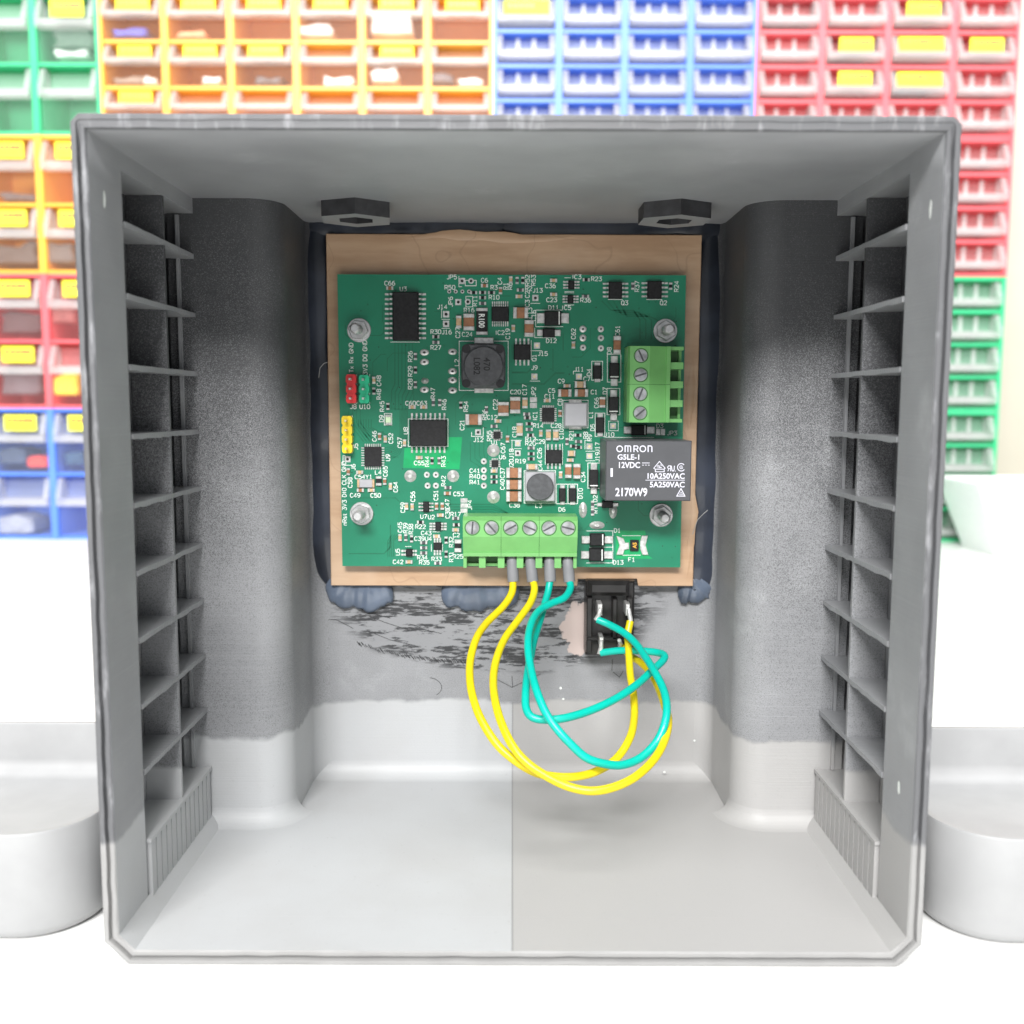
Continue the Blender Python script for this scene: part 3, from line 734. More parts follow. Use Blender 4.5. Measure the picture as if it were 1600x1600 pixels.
# diodes: epoxy body, tinned feet
def diode(x0, y0, x1, y1, h, vert, foot=10, fw=.7, band=True):
    b = block('diode', x0, y0, x1, y1, h, M['chip'], c=.25)
    if vert:
        w = (x1-x0)*(1-fw)/2
        for a, c2 in ((y0-foot, y0+1), (y1-1, y1+foot)): block('foot', x0+w, a, x1-w, c2, h*.35, M['tin'], b, c=.12)
        if band: MB().poly([P(*q, h+.02) for q in ((x0+1,y1-4),(x1-1,y1-4),(x1-1,y1-2.4),(x0+1,y1-2.4))], YP-h-.02).build('band', M['silk'], b)
    else:
        w = (y1-y0)*(1-fw)/2
        for a, c2 in ((x0-foot, x0+1), (x1-1, x1+foot)): block('foot', a, y0+w, c2, y1-w, h*.35, M['tin'], b, c=.12)
        if band: MB().poly([P(*q, h+.02) for q in ((x1-4,y0+1),(x1-2.4,y0+1),(x1-2.4,y1-1),(x1-4,y1-1))], YP-h-.02).build('band', M['silk'], b)
diode(851,486,877,508,2.2,False,12); diode(848,513,867,527,1.4,False,9,band=False)
diode(952.5,567,967.5,592,2.0,True,11); diode(927,571,940,592,1.2,True,5,band=False); diode(951.5,620,966.5,646,2.0,True,11)
diode(931.5,652,944,676,1.2,True,6,band=False); diode(987,664,1011,680,2.0,False,12); diode(921,734,935,762,2.0,True,10); diode(873.5,763,884,784,1.2,True,5,band=False); diode(889,763,900.5,784,1.2,True,5,band=False)
diode(922,834,945,853,2.2,False,13,.6); diode(921,857.5,944,877,2.2,False,13,.6); diode(941,783,958,794,1.5,False,8,.5,band=False)
# fuse between two big solder pads
fz = block('fuse', 985,844,998,861,.7, M['chip'], c=.08)
mb = MB(); text(mb, "A5", 991.5, 852, 1.15, 90, y=YP-.73); mb.build('marking', M['ink_gold'], fz)
for q in (((963,837),(974,841),(977,848),(983,848),(983,858),(976,859),(973,867),(963,867),(968,852)), ((1012,837),(1003,837),(1000,846),(1000,858),(1004,867),(1013,867),(1009,852))):
    MB().prism_y([P(x, y, .4) for x, y in q], YP-.6, YP-.01, c=.15).build('solder_pad', M['tin'], fz)

# through-hole pads and solder joints
def joint(px, py, r, rz=None, hole=False):
    x, z = P(px, py, .3); mb = MB()
    out = lambda k: [(x+r*k*math.cos(2*math.pi*i/16)/5.34, z+(rz or r)*k*math.sin(2*math.pi*i/16)/5.34) for i in range(16)]
    rs = [[(a, YP-h, c) for a, c in out(k)] for k, h in ((1,.02),(.85,.25),(.5,.5 if not hole else .3),(.32,.9 if not hole else .28))]
    mb.rings(rs, ms=[0,0,0,1 if hole else 0]); mb.build('solder_joint', [M['tin'], M['dark_hole']], pc, smooth=50)
for px, py in ((663,550.5),(663,565.5),(663,609),(707,549.5),(707,594),(707,610)): joint(px, py, 7.2, 5.0, True)
joint(707,580,7,5.2,True); joint(664,595,6,4.5)
for px, py, r in ((911,514,5.5),(911,528,5.5),(911,543,5),(939,514,5),(939,528,5),(939,544,5),(641,744,9.5),(708,744,9.5),(667,742,5),(681,742,5),(668,759,5),(681,759,5),
                  (771,704,10),(771,777,10),(756,721,5),(756,735,5),(756,746,5),(756,759,5)): joint(px, py, r, hole=r < 9)
joint(911,797,6.5,12.5); joint(958,798,6.5,12.5); joint(933,821,12,6.5)
def pad(px, py, r=4.6, kind='gold', sq=True):
    x, z = P(px, py, .06); k = r/5.34; mb = MB()
    if sq: mb.poly([(x-k,z-k),(x+k,z-k),(x+k,z+k),(x-k,z+k)], YP-.06, 0)
    else: mb.disc(x, z, k, YP-.06, 14, 0)
    mb.disc(x, z, k*.5, YP-.09, 12, 1)
    mb.build('test_pad', [M['tin'], M['gold'] if kind == 'gold' else M['dark_hole']], pc)
for q in ((722,439,4.6,'d'),(736,439,4.4,'d',False),(716,472,4.6,'g'),(731,471.5,4.6,'g',False),(697,491,4.8,'g'),(697,506,4.8,'d'),(836.5,465.5,4.6,'d'),(839,540,4.6,'gold'),(835,588.5,4.6,'gold'),
          (904.5,588.5,4.6,'gold'),(747,675.5,4.6,'g'),(543,717.5,4.6,'d'),(958,665.5,4.4,'gold'),(921,697.5,4.6,'gold'),(921,712.5,4.6,'gold'),(809,693,4.4,'gold'),(809,708,4.4,'g'),
          (702,455.5,3,'g',False),(712,455.5,3,'g',False),(722.5,455.5,3,'g',False),(733,455.5,3,'g',False)): pad(*q)
def jumper(px, py, w, hh, n, vert):
    mb = MB()
    for i in range(n):
        if vert: a = (px-w/2, py-hh/2+hh*i/n+.5, px+w/2, py-hh/2+hh*(i+1)/n-.5)
        else: a = (px-w/2+w*i/n+.5, py-hh/2, px-w/2+w*(i+1)/n-.5, py+hh/2)
        X0, X1, Z0, Z1 = cm(*a, .08); mb.cbox(X0, X1, YP-.1, YP-.01, Z0, Z1, .05)
    mb.build('solder_jumper', M['tin'], pc)
jumper(725,790,11,24,3,True); jumper(833.5,629,11,18,2,True); jumper(1032,675,15,10,2,False)

# pin headers
def header(px, x0, x1, y0, y1, n, mat, label, pinm):
    Z1 = P(px, y0, 2.5)[1]; Z0 = P(px, y1, 2.5)[1]; X0 = P(x0, (y0+y1)/2, 2.5)[0]; X1 = P(x1, (y0+y1)/2, 2.5)[0]
    L = (Z1-Z0)/n; c = min(.55, L*.25); out = []
    left = []; right = []
    for i in range(n):
        zt = Z1-i*L; zb = zt-L
        left += [(X0+c*.7, zt), (X0, zt-c), (X0, zb+c), (X0+c*.7, zb)]; right += [(X1-c*.7, zt), (X1, zt-c), (X1, zb+c), (X1-c*.7, zb)]
    b = MB().prism_y(left + right[::-1], YP-2.5, YP).build('pin_header', mat, pc)
    b['label'] = label
    for i in range(n):
        zc = Z1-(i+.5)*L; xc = (X0+X1)/2
        MB().cbox(xc-.32, xc+.32, YP-5.0, YP-2.4, zc-.32, zc+.32, .1).build('pin', pinm, b)
header(549, 540.5,556.5,585,630,3,M['red'],'red three pin header',M['tin'])
header(569, 561,576.5,586,630,3,M['hgreen'],'green three pin header',M['tin'])
header(542, 534,550,650,708,4,M['yellow_p'],'yellow four pin header',M['gold'])

# screw terminal blocks
def terminal(a0, a1, cr, n, mapf, screw_c, seam, label, angs, rr=1.95):
    prof = [(cr[0],0),(cr[0],8.6),(cr[1],10.2),(cr[2],10.2),(cr[3],8.3),(cr[3]+.12,8.7),(cr[4],8.5),(cr[4],0)]
    b = MB().rings([[mapf(a0,c,h) for c,h in prof], [mapf(a1,c,h) for c,h in prof]]).build('terminal_block', M['term'], pc)
    b['label'] = label
    L = (a1-a0)/n
    mb = MB(); g = (cr[4]+.01, cr[5])
    def bx(A0, A1, c0, c1, h0, h1):
        v = [mapf(a, c, h) for h in (h0, h1) for a, c in ((A0,c0),(A1,c0),(A1,c1),(A0,c1))]
        mb.add(v, [(0,1,2,3),(4,5,6,7),(0,1,5,4),(1,2,6,5),(2,3,7,6),(3,0,4,7)])
    bx(a0, a1, g[0], g[1], 0, 3.0)
    for i in range(n+1):
        a = a0+L*i; w = .95
        A0 = max(a0, a-w) if a1 > a0 else min(a0, a+w); A1 = min(a1, a+w) if a1 > a0 else max(a1, a-w)
        bx(A0, A1, g[0], g[1], 3.0, 7.4)
    bx(a0, a1, g[1]-.8, g[1]-.02, 3.01, 3.9)
    mb.build('wire_guide', M['term'], b)
    for i in range(n):
        a = a0+L*(i+.5)
        mb = MB(); v = [mapf(a+q*L*.30, cc, 3.03) for q, cc in ((-1,g[0]+.02),(1,g[0]+.02),(1,g[1]-.85),(-1,g[1]-.85))]
        mb.add(v, [(0,1,2,3)]); mb.build('wire_entry', M['term_dark'], b)
        x, y, z = mapf(a, screw_c, 10.2)
        sc = MB().cyl_y(x, z, rr, y-.06, y+.3, 28, c=.1).build('screw', M['screw'], b, smooth=40)
        MB().ring(x, z, rr, rr+.28, y-.02, 28).build('screw_hole', M['term_dark'], sc)
        d = (math.cos(angs[i])*rr*.92, math.sin(angs[i])*rr*.92)
        MB().ribbon([(x-d[0], z-d[1]), (x+d[0], z+d[1])], .5, y-.08).build('slot', M['ferrite'], sc)
    for i in seam:
        a = a0+L*i
        v = [mapf(a+q, c, h+.02) for c, h in prof[1:7] for q in (-.06, .06)]
        MB().add(v, [(2*k, 2*k+1, 2*k+3, 2*k+2) for k in range(5)]).build('seam', M['term_dark'], b)
xa = P(723.5,840,9)[0]; xb = P(902,840,9)[0]
zc = lambda y, h: -P(812, y, h)[1]
terminal(xa, xb, (zc(807,8.6), zc(813.5,10.2), zc(839,10.2), zc(863,8.4), zc(869.5,8.4), zc(884.5,4)), 6, lambda a, c, h: (a, YP-h, -c), zc(825,10.2), (2, 4), 'pale green six way screw terminal with wires',
         [1.5,2.3,.5,-.4,.5,2.9])
za = -P(1000,541,9)[1]; zb2 = -P(1000,660,9)[1]
xcn = lambda x, h: P(x, 600, h)[0]
terminal(za, zb2, (xcn(980,8.6), xcn(984,10.2), xcn(1014.5,10.2), xcn(1040,8.4), xcn(1047,8.4), xcn(1064,4)), 4, lambda a, c, h: (c, YP-h, -a), xcn(1001,10.2), (2,), 'green four way screw terminal without wires',
         [2.0,.3,1.2,.7], 1.8)

# relay
rx0, rx1, rz0, rz1 = cm(947,688.5,1079,783,19)
YR = YP-19
rel = MB().cbox(rx0, rx1, YR, YP-.3, rz0, rz1, .25).build('relay', M['relay'], pc)
ink = MB()
RP = lambda x, y: ray(930+x/9.412, 680+y/9.412, YR-.06)   # from the enlarged view of the relay
def rt(s, x0, x1, yc, cap_px, w=None):
    a = RP(x0, yc); b2 = RP(x1, yc); cp = cap_px/9.412*(YR/F)
    text(ink, s, at=((a[0]+b2[0])/2, a[1]), cap=cp, y=YR-.06, px_w=b2[0]-a[0])
rt("G5LE-1", 325, 668, 318, 80); rt("12VDC", 330, 662, 435, 88); rt("10A250VAC", 750, 1318, 597, 84); rt("5A250VAC", 800, 1318, 722, 84); rt("2170W9", 295, 768, 832, 125)
def rs(pts, w=.20, closed=False): ink.ribbon([RP(*p) for p in pts], w, YR-.06, closed=closed)
def circ(cx, cy, r, a0=0, a1=360, w=.2, n=18, ry=None): rs([(cx+r*math.cos(math.radians(a0+(a1-a0)*i/n)), cy-(ry or r)*math.sin(math.radians(a0+(a1-a0)*i/n))) for i in range(n+1)], w)
# maker's lettering in its own rounded strokes
w = .27
circ(360,200,42,0,360,w,20); circ(700,200,42,0,360,w,20)
rs([(440,248),(440,158),(510,158),(522,170),(522,248)], w); rs([(481,160),(481,248)], w)
rs([(570,248),(570,158),(615,158),(628,172),(628,190),(615,204),(575,204)], w); rs([(600,204),(632,248)], w)
rs([(778,248),(778,158),(820,158),(834,172),(834,248)], w)
rs([(690,408),(800,408)], .17); [rs([(690+i*43,440),(716+i*43,440)], .17) for i in range(3)]
rs([(740,661),(1318,661)], .16)
rs([(945,385),(1028,485),(1010,500),(880,500),(862,485)], .2, True); rs([(885,502),(885,538),(1015,538),(1015,502)], .2)
rs([(905,470),(925,440),(940,472)], .15); rs([(950,440),(950,474),(975,474)], .15); rs([(915,480),(980,480)], .12); rs([(960,430),(985,455)], .13)
rs([(1110,530),(1110,450),(1080,450),(1066,465),(1066,480),(1080,492),(1110,492)], .2); rs([(1085,492),(1068,530)], .2); rs([(1120,450),(1130,515),(1145,530),(1160,515),(1165,450)], .2); rs([(1175,535),(1180,520)], .15)
circ(1265,472,55,40,325,.22); circ(1265,472,22,60,360,.17); rs([(1250,490),(1285,455)], .14)
rs([(1262,785),(1318,895),(1200,895)], .24, True); rs([(1262,835),(1285,872),(1240,872)], .12, True)
rs([(242,485),(242,612)], .62)
ink.build('marking', M['ink'], rel)

# bolts through the board
for px, py, dx, dy, lab in ((558,516,-1,-1,'zinc bolt with nut by the upper left corner of the green circuit board'), (1041.5,517,1,-1,'zinc bolt with nut above the green four way terminal'),
                       (562,802.5,-1,1,'zinc bolt with nut by the lower left corner of the green circuit board'), (1035,805,1,1,'zinc bolt with nut below the dark grey relay')):
    x, z = P(px+(-2 if px > 800 else 3), py, .3)
    t = thing('bolt', (x, YP, z), lab, 'bolt', 'bolts holding the circuit board')
    MB().cyl_y(x, z, 3.45, YP-.55, YP-.02, 32, c=.12).build('washer', M['steel'], t, smooth=40)
    nut = MB(); R6 = [(x+2.95*math.cos(px+k*math.pi/3), z+2.95*math.sin(px+k*math.pi/3)) for k in range(6)]
    nut.prism_y(R6, YP-2.5, YP-.55, c=.25); nut.build('nut', M['steel'], t)
    path = [(x, YP-2.2-k*.25, z) for k in range(26)]
    th = MB(); rs_ = []
    for k, (a, b2, c) in enumerate(path):
        r = 1.5 if k % 2 else 1.34
        if k == 25: r = 1.0
        rs_.append([(a+r*math.cos(2*math.pi*i/20), b2, c+r*math.sin(2*math.pi*i/20)) for i in range(20)])
    th.rings(rs_); th.build('stud', M['steel'], t, smooth=30)

# ------------------------------------------------------------------ hot glue
def glue(pts, r, mat, label, flat=.5, wobble=.07, Y=300.0):
    rg = random.Random(len(label)+len(pts)); W = []
    P3 = [Vector((*ray(px, py, Y-1.5)[:1], Y-1.0, ray(px, py, Y-1.5)[1])) for px, py in pts]
    path = []
    for i in range(len(P3)-1):
        for k in range(12): path.append(P3[i].lerp(P3[i+1], k/12))
    path.append(P3[-1])
    ph = rg.uniform(0, 6)
    def rad(u):
        e = min(1, math.sqrt(max(0.0, min(u, 1-u))*9+.02))
        return r*e*(1+wobble*math.sin(u*17+ph)+wobble*.6*math.sin(u*41+ph*2))
    o = MB().tube(path, rad, 14, flat=flat).build('hot_glue', mat, smooth=60)
    return tag(o, label, 'glue', 'glue beads around the brown board')
glue([(470,350),(560,353),(640,354),(700,351),(790,353)], 4.6, M['glue_d'], 'dark glue bead along the left half of the board top edge', .34, .14)
glue([(780,352),(880,356),(980,357),(1060,352),(1135,354)], 4.4, M['glue_d'], 'dark glue bead along the right half of the board top edge', .34, .14)
glue([(493,345),(492,440),(494,540),(502,620),(500,700),(504,780),(508,850),(516,915)], 5.0, M['glue_d'], 'long dark glue bead down the left board edge', .34, .12)
glue([(1110,345),(1107,450),(1108,540),(1104,640),(1100,720),(1102,800),(1097,870),(1090,930)], 4.8, M['glue_d'], 'long dark glue bead down the right board edge', .34, .12)
glue([(512,905),(545,925),(580,928),(612,916)], 5.2, M['glue_l'], 'milky blue glue lump under the lower left board corner', .36, .1)
glue([(690,920),(730,930),(775,926),(812,918)], 5.0, M['glue_l'], 'milky blue glue lump under the middle of the board bottom edge', .36, .1)
glue([(1060,918),(1085,922),(1102,905)], 4.6, M['glue_l'], 'milky blue glue lump under the lower right board corner', .36, .1)
# drips of clear glue on the brown board
for pts, r, lab in (([(640,372),(690,366),(760,369),(830,374),(900,370)], 1.5, 'thin clear glue smear on the board top margin'), ([(1083,560),(1080,600),(1078,640),(1076,672)], 1.3, 'thin clear glue smear beside the four way terminal'),
                    ([(1075,700),(1086,800),(1078,860),(1072,905)], 1.0, 'thin clear glue smear on the lower right board margin')):
    path = []
    P3 = [Vector((ray(x, y, 295.5)[0], 295.55, ray(x, y, 295.5)[1])) for x, y in pts]
    for i in range(len(P3)-1):
        for k in range(5): path.append(P3[i].lerp(P3[i+1], k/5))
    path.append(P3[-1])
    o = MB().tube(path, lambda u, r=r: r*(math.sin(max(.02, u*.96+.02)*math.pi))*(1+.2*math.sin(u*23)), 10, flat=.22).build('glue_smear', M['board'], smooth=60)
    tag(o, lab, 'glue', 'glue smears on the brown board')
# loose glue strings
for pts, lab in (([(1082,835),(1090,812),(1100,802),(1106,797)], 'fine clear glue string right of the relay'),
                 ([(498,590),(500,575),(506,568),(512,566)], 'short clear glue string left of the board'),
                 ([(1131,925),(1148,934),(1166,942)], 'short clear glue string on the right column')):
    o = MB().tube([(ray(x, y, 290)[0], 290+ (0 if x < 1120 else -14), ray(x, y, 290 + (0 if x < 1120 else -14))[1]) for x, y in pts], .10, 6).build('glue_string', M['strand'])
    tag(o, lab, 'glue', 'stray glue strings')

# ------------------------------------------------------------------ black power socket
sk = thing('power_socket', (*ray(952, 1030, 300)[:1], 296, ray(952, 1030, 300)[1]), 'black plastic socket in the back wall below the relay', 'socket')
def sb(name, x0, y0, x1, y1, ya, yb, mat, parent, c=.3):
    a = ray(x0, y0, ya); b2 = ray(x1, y1, ya)
    return MB().cbox(a[0], b2[0], ya, yb, b2[1], a[1], c).build(name, mat, parent)
body = sb('body', 916, 908, 990, 1024, 292, 300.5, M['black'], sk, .5)
sb('top_ridge', 919, 908, 984, 932, 287.5, 292.2, M['black'], body, 1.2)
sb('side_rib', 917, 934, 925, 1020, 289.5, 292.2, M['black'], body, .3)
sb('side_rib', 957, 936, 964, 1000, 289, 292.2, M['black'], body, .3)
sb('side_rib', 980, 934, 988, 1000, 289.5, 292.2, M['black'], body, .3)
sb('cross_rib', 917, 995, 988, 1001, 289, 292.2, M['black'], body, .3)
for x0, y0, x1, y1 in ((934,944,941,962),(978,944,984,962),(937,996,943,1010)): sb('contact_tab', x0, y0, x1, y1, 285.6, 292.3, M['tin'], sk, .15)

# ------------------------------------------------------------------ wires
def cr(P3, n=10):
    out = []
    Q = [P3[0]*2-P3[1]] + P3 + [P3[-1]*2-P3[-2]]
    for i in range(1, len(Q)-2):
        for k in range(n):
            t = k/n; a, b2, c, d = Q[i-1], Q[i], Q[i+1], Q[i+2]
            out.append(.5*((2*b2)+(c-a)*t+(2*a-5*b2+4*c-d)*t*t+(3*b2-a-3*c+d)*t**3))
    out.append(P3[-1]); return out
def wire(pts, mat, label, fx, fy, tab=None, marks=None, r=1.06):
    P3 = []
    for x, y, Y in pts:
        q = ray(700+x/3.81, 850+y/3.81, Y); P3.append(Vector((q[0], Y, q[1])))
    t = thing('wire', P3[0], label, 'wire', 'wires from the terminal to the socket')
    path = cr(P3)
    MB().tube(path, r, 14, 0).build('insulation', mat, t, smooth=60)
    if marks:
        pr = MB(); rg = random.Random(9)
        for a0, a1 in marks[1]:
            for i in range(int(a0*len(path)), int(a1*len(path))-1):
                u = path[i]; v2 = path[i+1]; d = v2-u; vw = Vector((0,0,CAMZ))-u; vw.normalize(); sd = d.normalized().cross(vw).normalized()
                for q in range(2):
                    A = u.lerp(v2, q*.5+.05); B2 = u.lerp(v2, q*.5+.05+rg.uniform(.15,.35)); o1 = rg.uniform(-.2,.0); o2 = rg.uniform(.05,.22)
                    pr.add([A+vw*(r+.03)+sd*o1, B2+vw*(r+.03)+sd*o1, B2+vw*(r+.03)+sd*o2, A+vw*(r+.03)+sd*o2], [(0,1,2,3)])
        pr.build('printing', M[marks[0]], t)['kind'] = 'stuff'
    e = path[-1]; d = (path[-1]-path[-2]).normalized()
    q = ray(700+tab[0]/3.81, 850+tab[1]/3.81, 285.2); T = Vector((q[0], 285.2, q[1]))
    MB().tube([e-d*.5, e+d*.5, e.lerp(T,.55)+Vector((0,-.3,0)), T, T+(T-e)*.25], lambda u: .78-.2*u, 9).build('bare_end', M['tin'], t, smooth=60)
    a = ray(700+fx[0]/3.81, 850+fy[0]/3.81, 285.5); b2 = P3[0]
    A = Vector((a[0], 286.5, a[1])); D = (b2-A)
    MB().tube([A+D*k for k in (0,.1,.5,.95,1.08)], lambda u: (1.25+.42*min(1,u*3)), 16).build('ferrule', M['ferrule'], t, smooth=40)
W1 = [(388,212,285.5),(380,290,283),(330,370,280),(230,470,274),(170,560,268),(135,680,262),(130,800,255),(150,920,249),(200,1050,244),(290,1190,240),(400,1290,238),(520,1360,238.5),(640,1385,239),(760,1385,240),(880,1355,243),(1000,1280,247),(1080,1160,252),(1108,1040,260),(1105,900,268),(1085,780,275),(1075,620,281),(1070,540,283),(1085,460,284.5)]
W2 = [(503,212,285.5),(515,270,283),(490,350,280),(420,450,275),(340,560,269),(290,680,262),(270,800,255),(280,930,247),(320,1070,241),(390,1210,236),(480,1310,233.5),(600,1390,232),(720,1445,231),(850,1470,230),(980,1450,231),(1110,1390,234),(1220,1290,239),(1285,1180,245),(1312,1060,252),(1290,960,260),(1250,850,270),(1200,760,277),(1140,700,282),(1090,670,285.5),(1030,610,288)]
W3 = [(608,212,285.5),(597,280,284),(580,340,282),(555,430,278),(515,560,270),(490,680,263),(470,800,257),(462,900,252),(466,980,248.5),(500,1030,246.5),(580,1046,246),(700,1035,247),(850,990,251),(1000,920,256),(1120,840,262),(1220,750,269),(1280,692,273),(1286,662,275),(1240,645,277.5),(1140,636,280),(1020,635,283),(910,648,285)]
W4 = [(722,214,285.5),(728,265,283),(692,320,279.5),(620,352,277),(550,390,274),(505,450,269),(480,540,263),(478,640,257.5),(497,760,252),(530,880,246),(580,1000,241.5),(640,1090,239),(720,1180,237.5),(820,1270,237),(930,1308,238),(1040,1315,240),(1150,1270,243),(1240,1180,246),(1290,1070,248),(1302,960,252),(1280,860,257),(1230,760,263),(1180,680,269),(1120,595,275),(1050,530,280),(960,480,283.5),(890,450,285)]
wire(W1, M['wire_y'], 'yellow wire hanging in the leftmost loop under the terminal', (380,380), (70,210), (1078,400), ('ink_dark', [(.72,.83)]))
wire(W2, M['wire_y'], 'yellow wire drooping lowest of all below the terminal', (488,495), (70,210), (1022,580))
wire(W3, M['wire_t'], 'teal wire bent back sharply to the right below the socket', (605,608), (80,210), (912,585), ('wire_print', [(.12,.2)]))
wire(W4, M['wire_t'], 'teal wire in the round loop from the last terminal screw', (712,720), (80,210), (905,398), ('wire_print', [(.62,.74),(.88,.94)]))

# ------------------------------------------------------------------ drawer cabinets behind
YC = 863.; PW = 54.4; UH = 113.8; DEP = 62
def cabinet(color, x0, nc, nr, lev, label):
    z0 = lev*UH; w = nc*PW; ch = (UH-3)/nr
    mb = MB()
    for i in range(nc+1):
        t = 3.0
        a = x0+i*PW; mb.box(max(x0, a-t)+.01, min(x0+w, a+t)-.01, YC, YC+DEP, z0+.01, z0+UH-.3)
    for i in range(nc):
        for j in range(nr+1):
            zz = z0+.02 + j*ch + (0 if j else 0); mb.box(x0+i*PW+(3.0), x0+(i+1)*PW-3.0, YC+1.5, YC+DEP, zz, zz+2.6)
        mb.box(x0+i*PW+3.0, x0+(i+1)*PW-3.0, YC+DEP-2, YC+DEP-.2, z0+2.7, z0+UH-3.2)
    o = mb.build('drawer_cabinet', M['cab_'+color]); tag(o, label, 'drawer cabinet', 'stacked drawer cabinets behind the box')
    return x0, z0, ch, color
proto = {}; jit = random.Random(21)
def make_drawer(kind, ch, with_label, loc, color):
    """kind big / small; loc = left bottom front corner of the cell opening"""
    x, y, z = loc; w = PW-6.6; h = ch-3.4
    t = thing('drawer', (x+w/2, y, z), '', 'drawer')
    zl = z + h*(.50 if kind == 'big' else .14)      # bottom of the lip
    zr = z + h*(.64 if kind == 'big' else .40)      # top of the lip / foot of the recess
    mb = MB()
    mb.box(x, x+w, y+1, y+1.9, z, zl)                                   # lower front
    mb.box(x, x+1, y+2, y+52, z, z+h*.93); mb.box(x+w-1, x+w, y+2, y+52, z, z+h*.93); mb.box(x+1, x+w-1, y+2, y+52, z, z+1); mb.box(x+1, x+w-1, y+51, y+52, z+1, z+h*.9)
    mb.add([(x+5, y+9, zr), (x+w-5, y+9, zr), (x+w-5, y+11, z+h*.97), (x+5, y+11, z+h*.97)], [(0,1,2,3)], 1)   # recess panel
    mb.build('tray', [M['clear_'+color], M['recess_'+color]], t)
    mb = MB(); yf = y-6
    mb.prism_x([(y+9, zr), (yf, zr-.5), (yf, zl+1), (yf+1.5, zl), (y+2, zl)], x+.5, x+w-.5)
    for a, b2 in ((x, x+4.5), (x+w-4.5, x+w)):
        mb.prism_x([(y+10, zr), (yf+.4, zr), (y+1, z+h*.97), (y+10, z+h*.97)], a, b2)
    mb.build('handle', M['lip'], t)
    if kind == 'small':
        for q in (.36, .64): MB().box(x+w*q-1.6, x+w*q+1.6, y+7, y+8.8, zr, z+h*.95).build('post', M['lip'], t)
    if with_label:
        lw = w*.58; lx = x+w*(.24 if with_label == 1 else .12); lh = h*(.26 if kind == 'big' else .46)
        mb = MB(); mb.box(lx, lx+(lw if with_label == 1 else w*.78), y-1.0, y-.4, zr+h*.05, zr+h*.05+lh, 0)
        rg = random.Random(5)
        for k in range(5):
            a = lx+3+k*lw/6; mb.box(a, a+rg.uniform(2,4.2), y-1.15, y-1.01, zr+h*.05+lh*.5, zr+h*.05+lh*.8, 1)
        mb.build('label', [M['label'], M['brown']], t)
    return t
ORD = ['first', 'second', 'third', 'fourth', 'fifth', 'sixth']
def fill(cab, kind, cols, rows, nr, labels, where, nc):
    x0, z0, ch, color = cab
    for r in rows:          # r = 0 is the top row
        for c in cols:
            lab = labels.get((c, r), 0)
            key = (kind, round(ch, 2), lab, color)
            loc = Vector((x0+c*PW+3.3, YC+1.2, z0+(nr-1-r)*ch+3.0))
            if key not in proto:
                t = make_drawer(kind, ch, lab, loc, color); proto[key] = (t, loc)
            else:
                s, l0 = proto[key]; t = copy_tree(s, loc-l0); t.location = (Vector((loc.x+(PW-6.6)/2, loc.y, loc.z)))*S
            t.location += Vector((jit.uniform(-.4,.4), jit.uniform(-.8,1.6), 0))*S if key[0] else Vector()
            row = {0: 'top', nr-1: 'bottom'}.get(r, ORD[r]); col = 'leftmost' if c == 0 else ('rightmost' if c == nc-1 else ORD[c] + ' from left')
            t['label'] = f"clear drawer {'with yellow label ' if lab else ''}in {where}, {row} row, {col}"
            t['category'] = 'drawer'; t['group'] = 'clear drawers in the coloured cabinets'
XL = -343.6-2*PW
g = cabinet('green', XL, 2, 2, 3, 'green drawer cabinet on top of the left stack'); fill(g, 'big', (0,1), (0,1), 2, {(1,0):1}, 'upper left green cabinet', 2)
g = cabinet('orange', XL, 2, 2, 2, 'orange drawer cabinet in the left stack above the red one'); fill(g, 'big', (0,1), (0,1), 2, {(0,0):1,(1,0):1,(0,1):1,(1,1):1}, 'left stack orange cabinet', 2)
g = cabinet('red', XL, 2, 2, 1, 'red drawer cabinet in the left stack above the blue one'); fill(g, 'big', (0,1), (0,1), 2, {(0,0):1,(1,0):1,(0,1):1}, 'left stack red cabinet', 2)
g = cabinet('blue', XL, 2, 2, 0, 'blue drawer cabinet standing on the table left of the box'); fill(g, 'big', (0,1), (0,1), 2, {(0,0):1,(1,0):1}, 'lower left blue cabinet', 2)
g = cabinet('orange', -343.4, 6, 3, 3, 'wide orange drawer cabinet at the top behind the box')
fill(g, 'big', range(6), (0,1,2), 3, {(0,0):1,(1,0):1,(2,0):1,(3,0):1,(4,0):1,(5,0):1,(0,1):1,(1,1):1,(2,1):1,(4,1):1,(0,2):1}, 'wide orange cabinet', 6)
g = cabinet('blue', -343.4+6*PW+.2, 4, 4, 3, 'blue drawer cabinet at the top beside the wide orange one'); fill(g, 'small', range(4), (0,1,2,3), 4, {(0,0):2}, 'upper blue cabinet', 4)
g = cabinet('red', -343.4+10*PW+.4, 4, 4, 3, 'red drawer cabinet at the upper right by the wall'); fill(g, 'small', range(4), (0,1,2,3), 4, {(2,0):1,(1,1):1,(2,1):2,(3,1):1,(1,2):1,(2,2):2}, 'upper red cabinet', 4)
g = cabinet('red', -343.4+10*PW+.4, 4, 4, 2, 'second red drawer cabinet under the upper red one'); fill(g, 'small', (3,), (0,1,2,3), 4, {}, 'lower red cabinet', 4)
g = cabinet('green', -343.4+10*PW+.4, 4, 4, 1, 'green drawer cabinet right of the box just below the red ones'); fill(g, 'small', (3,), (0,1,2,3), 4, {}, 'upper of two right green cabinets', 4)
g = cabinet('green', -343.4+10*PW+.4, 4, 4, 0, 'green drawer cabinet on the table behind the white container'); fill(g, 'small', (3,), (0,1,2,3), 4, {}, 'lower of two right green cabinets', 4)
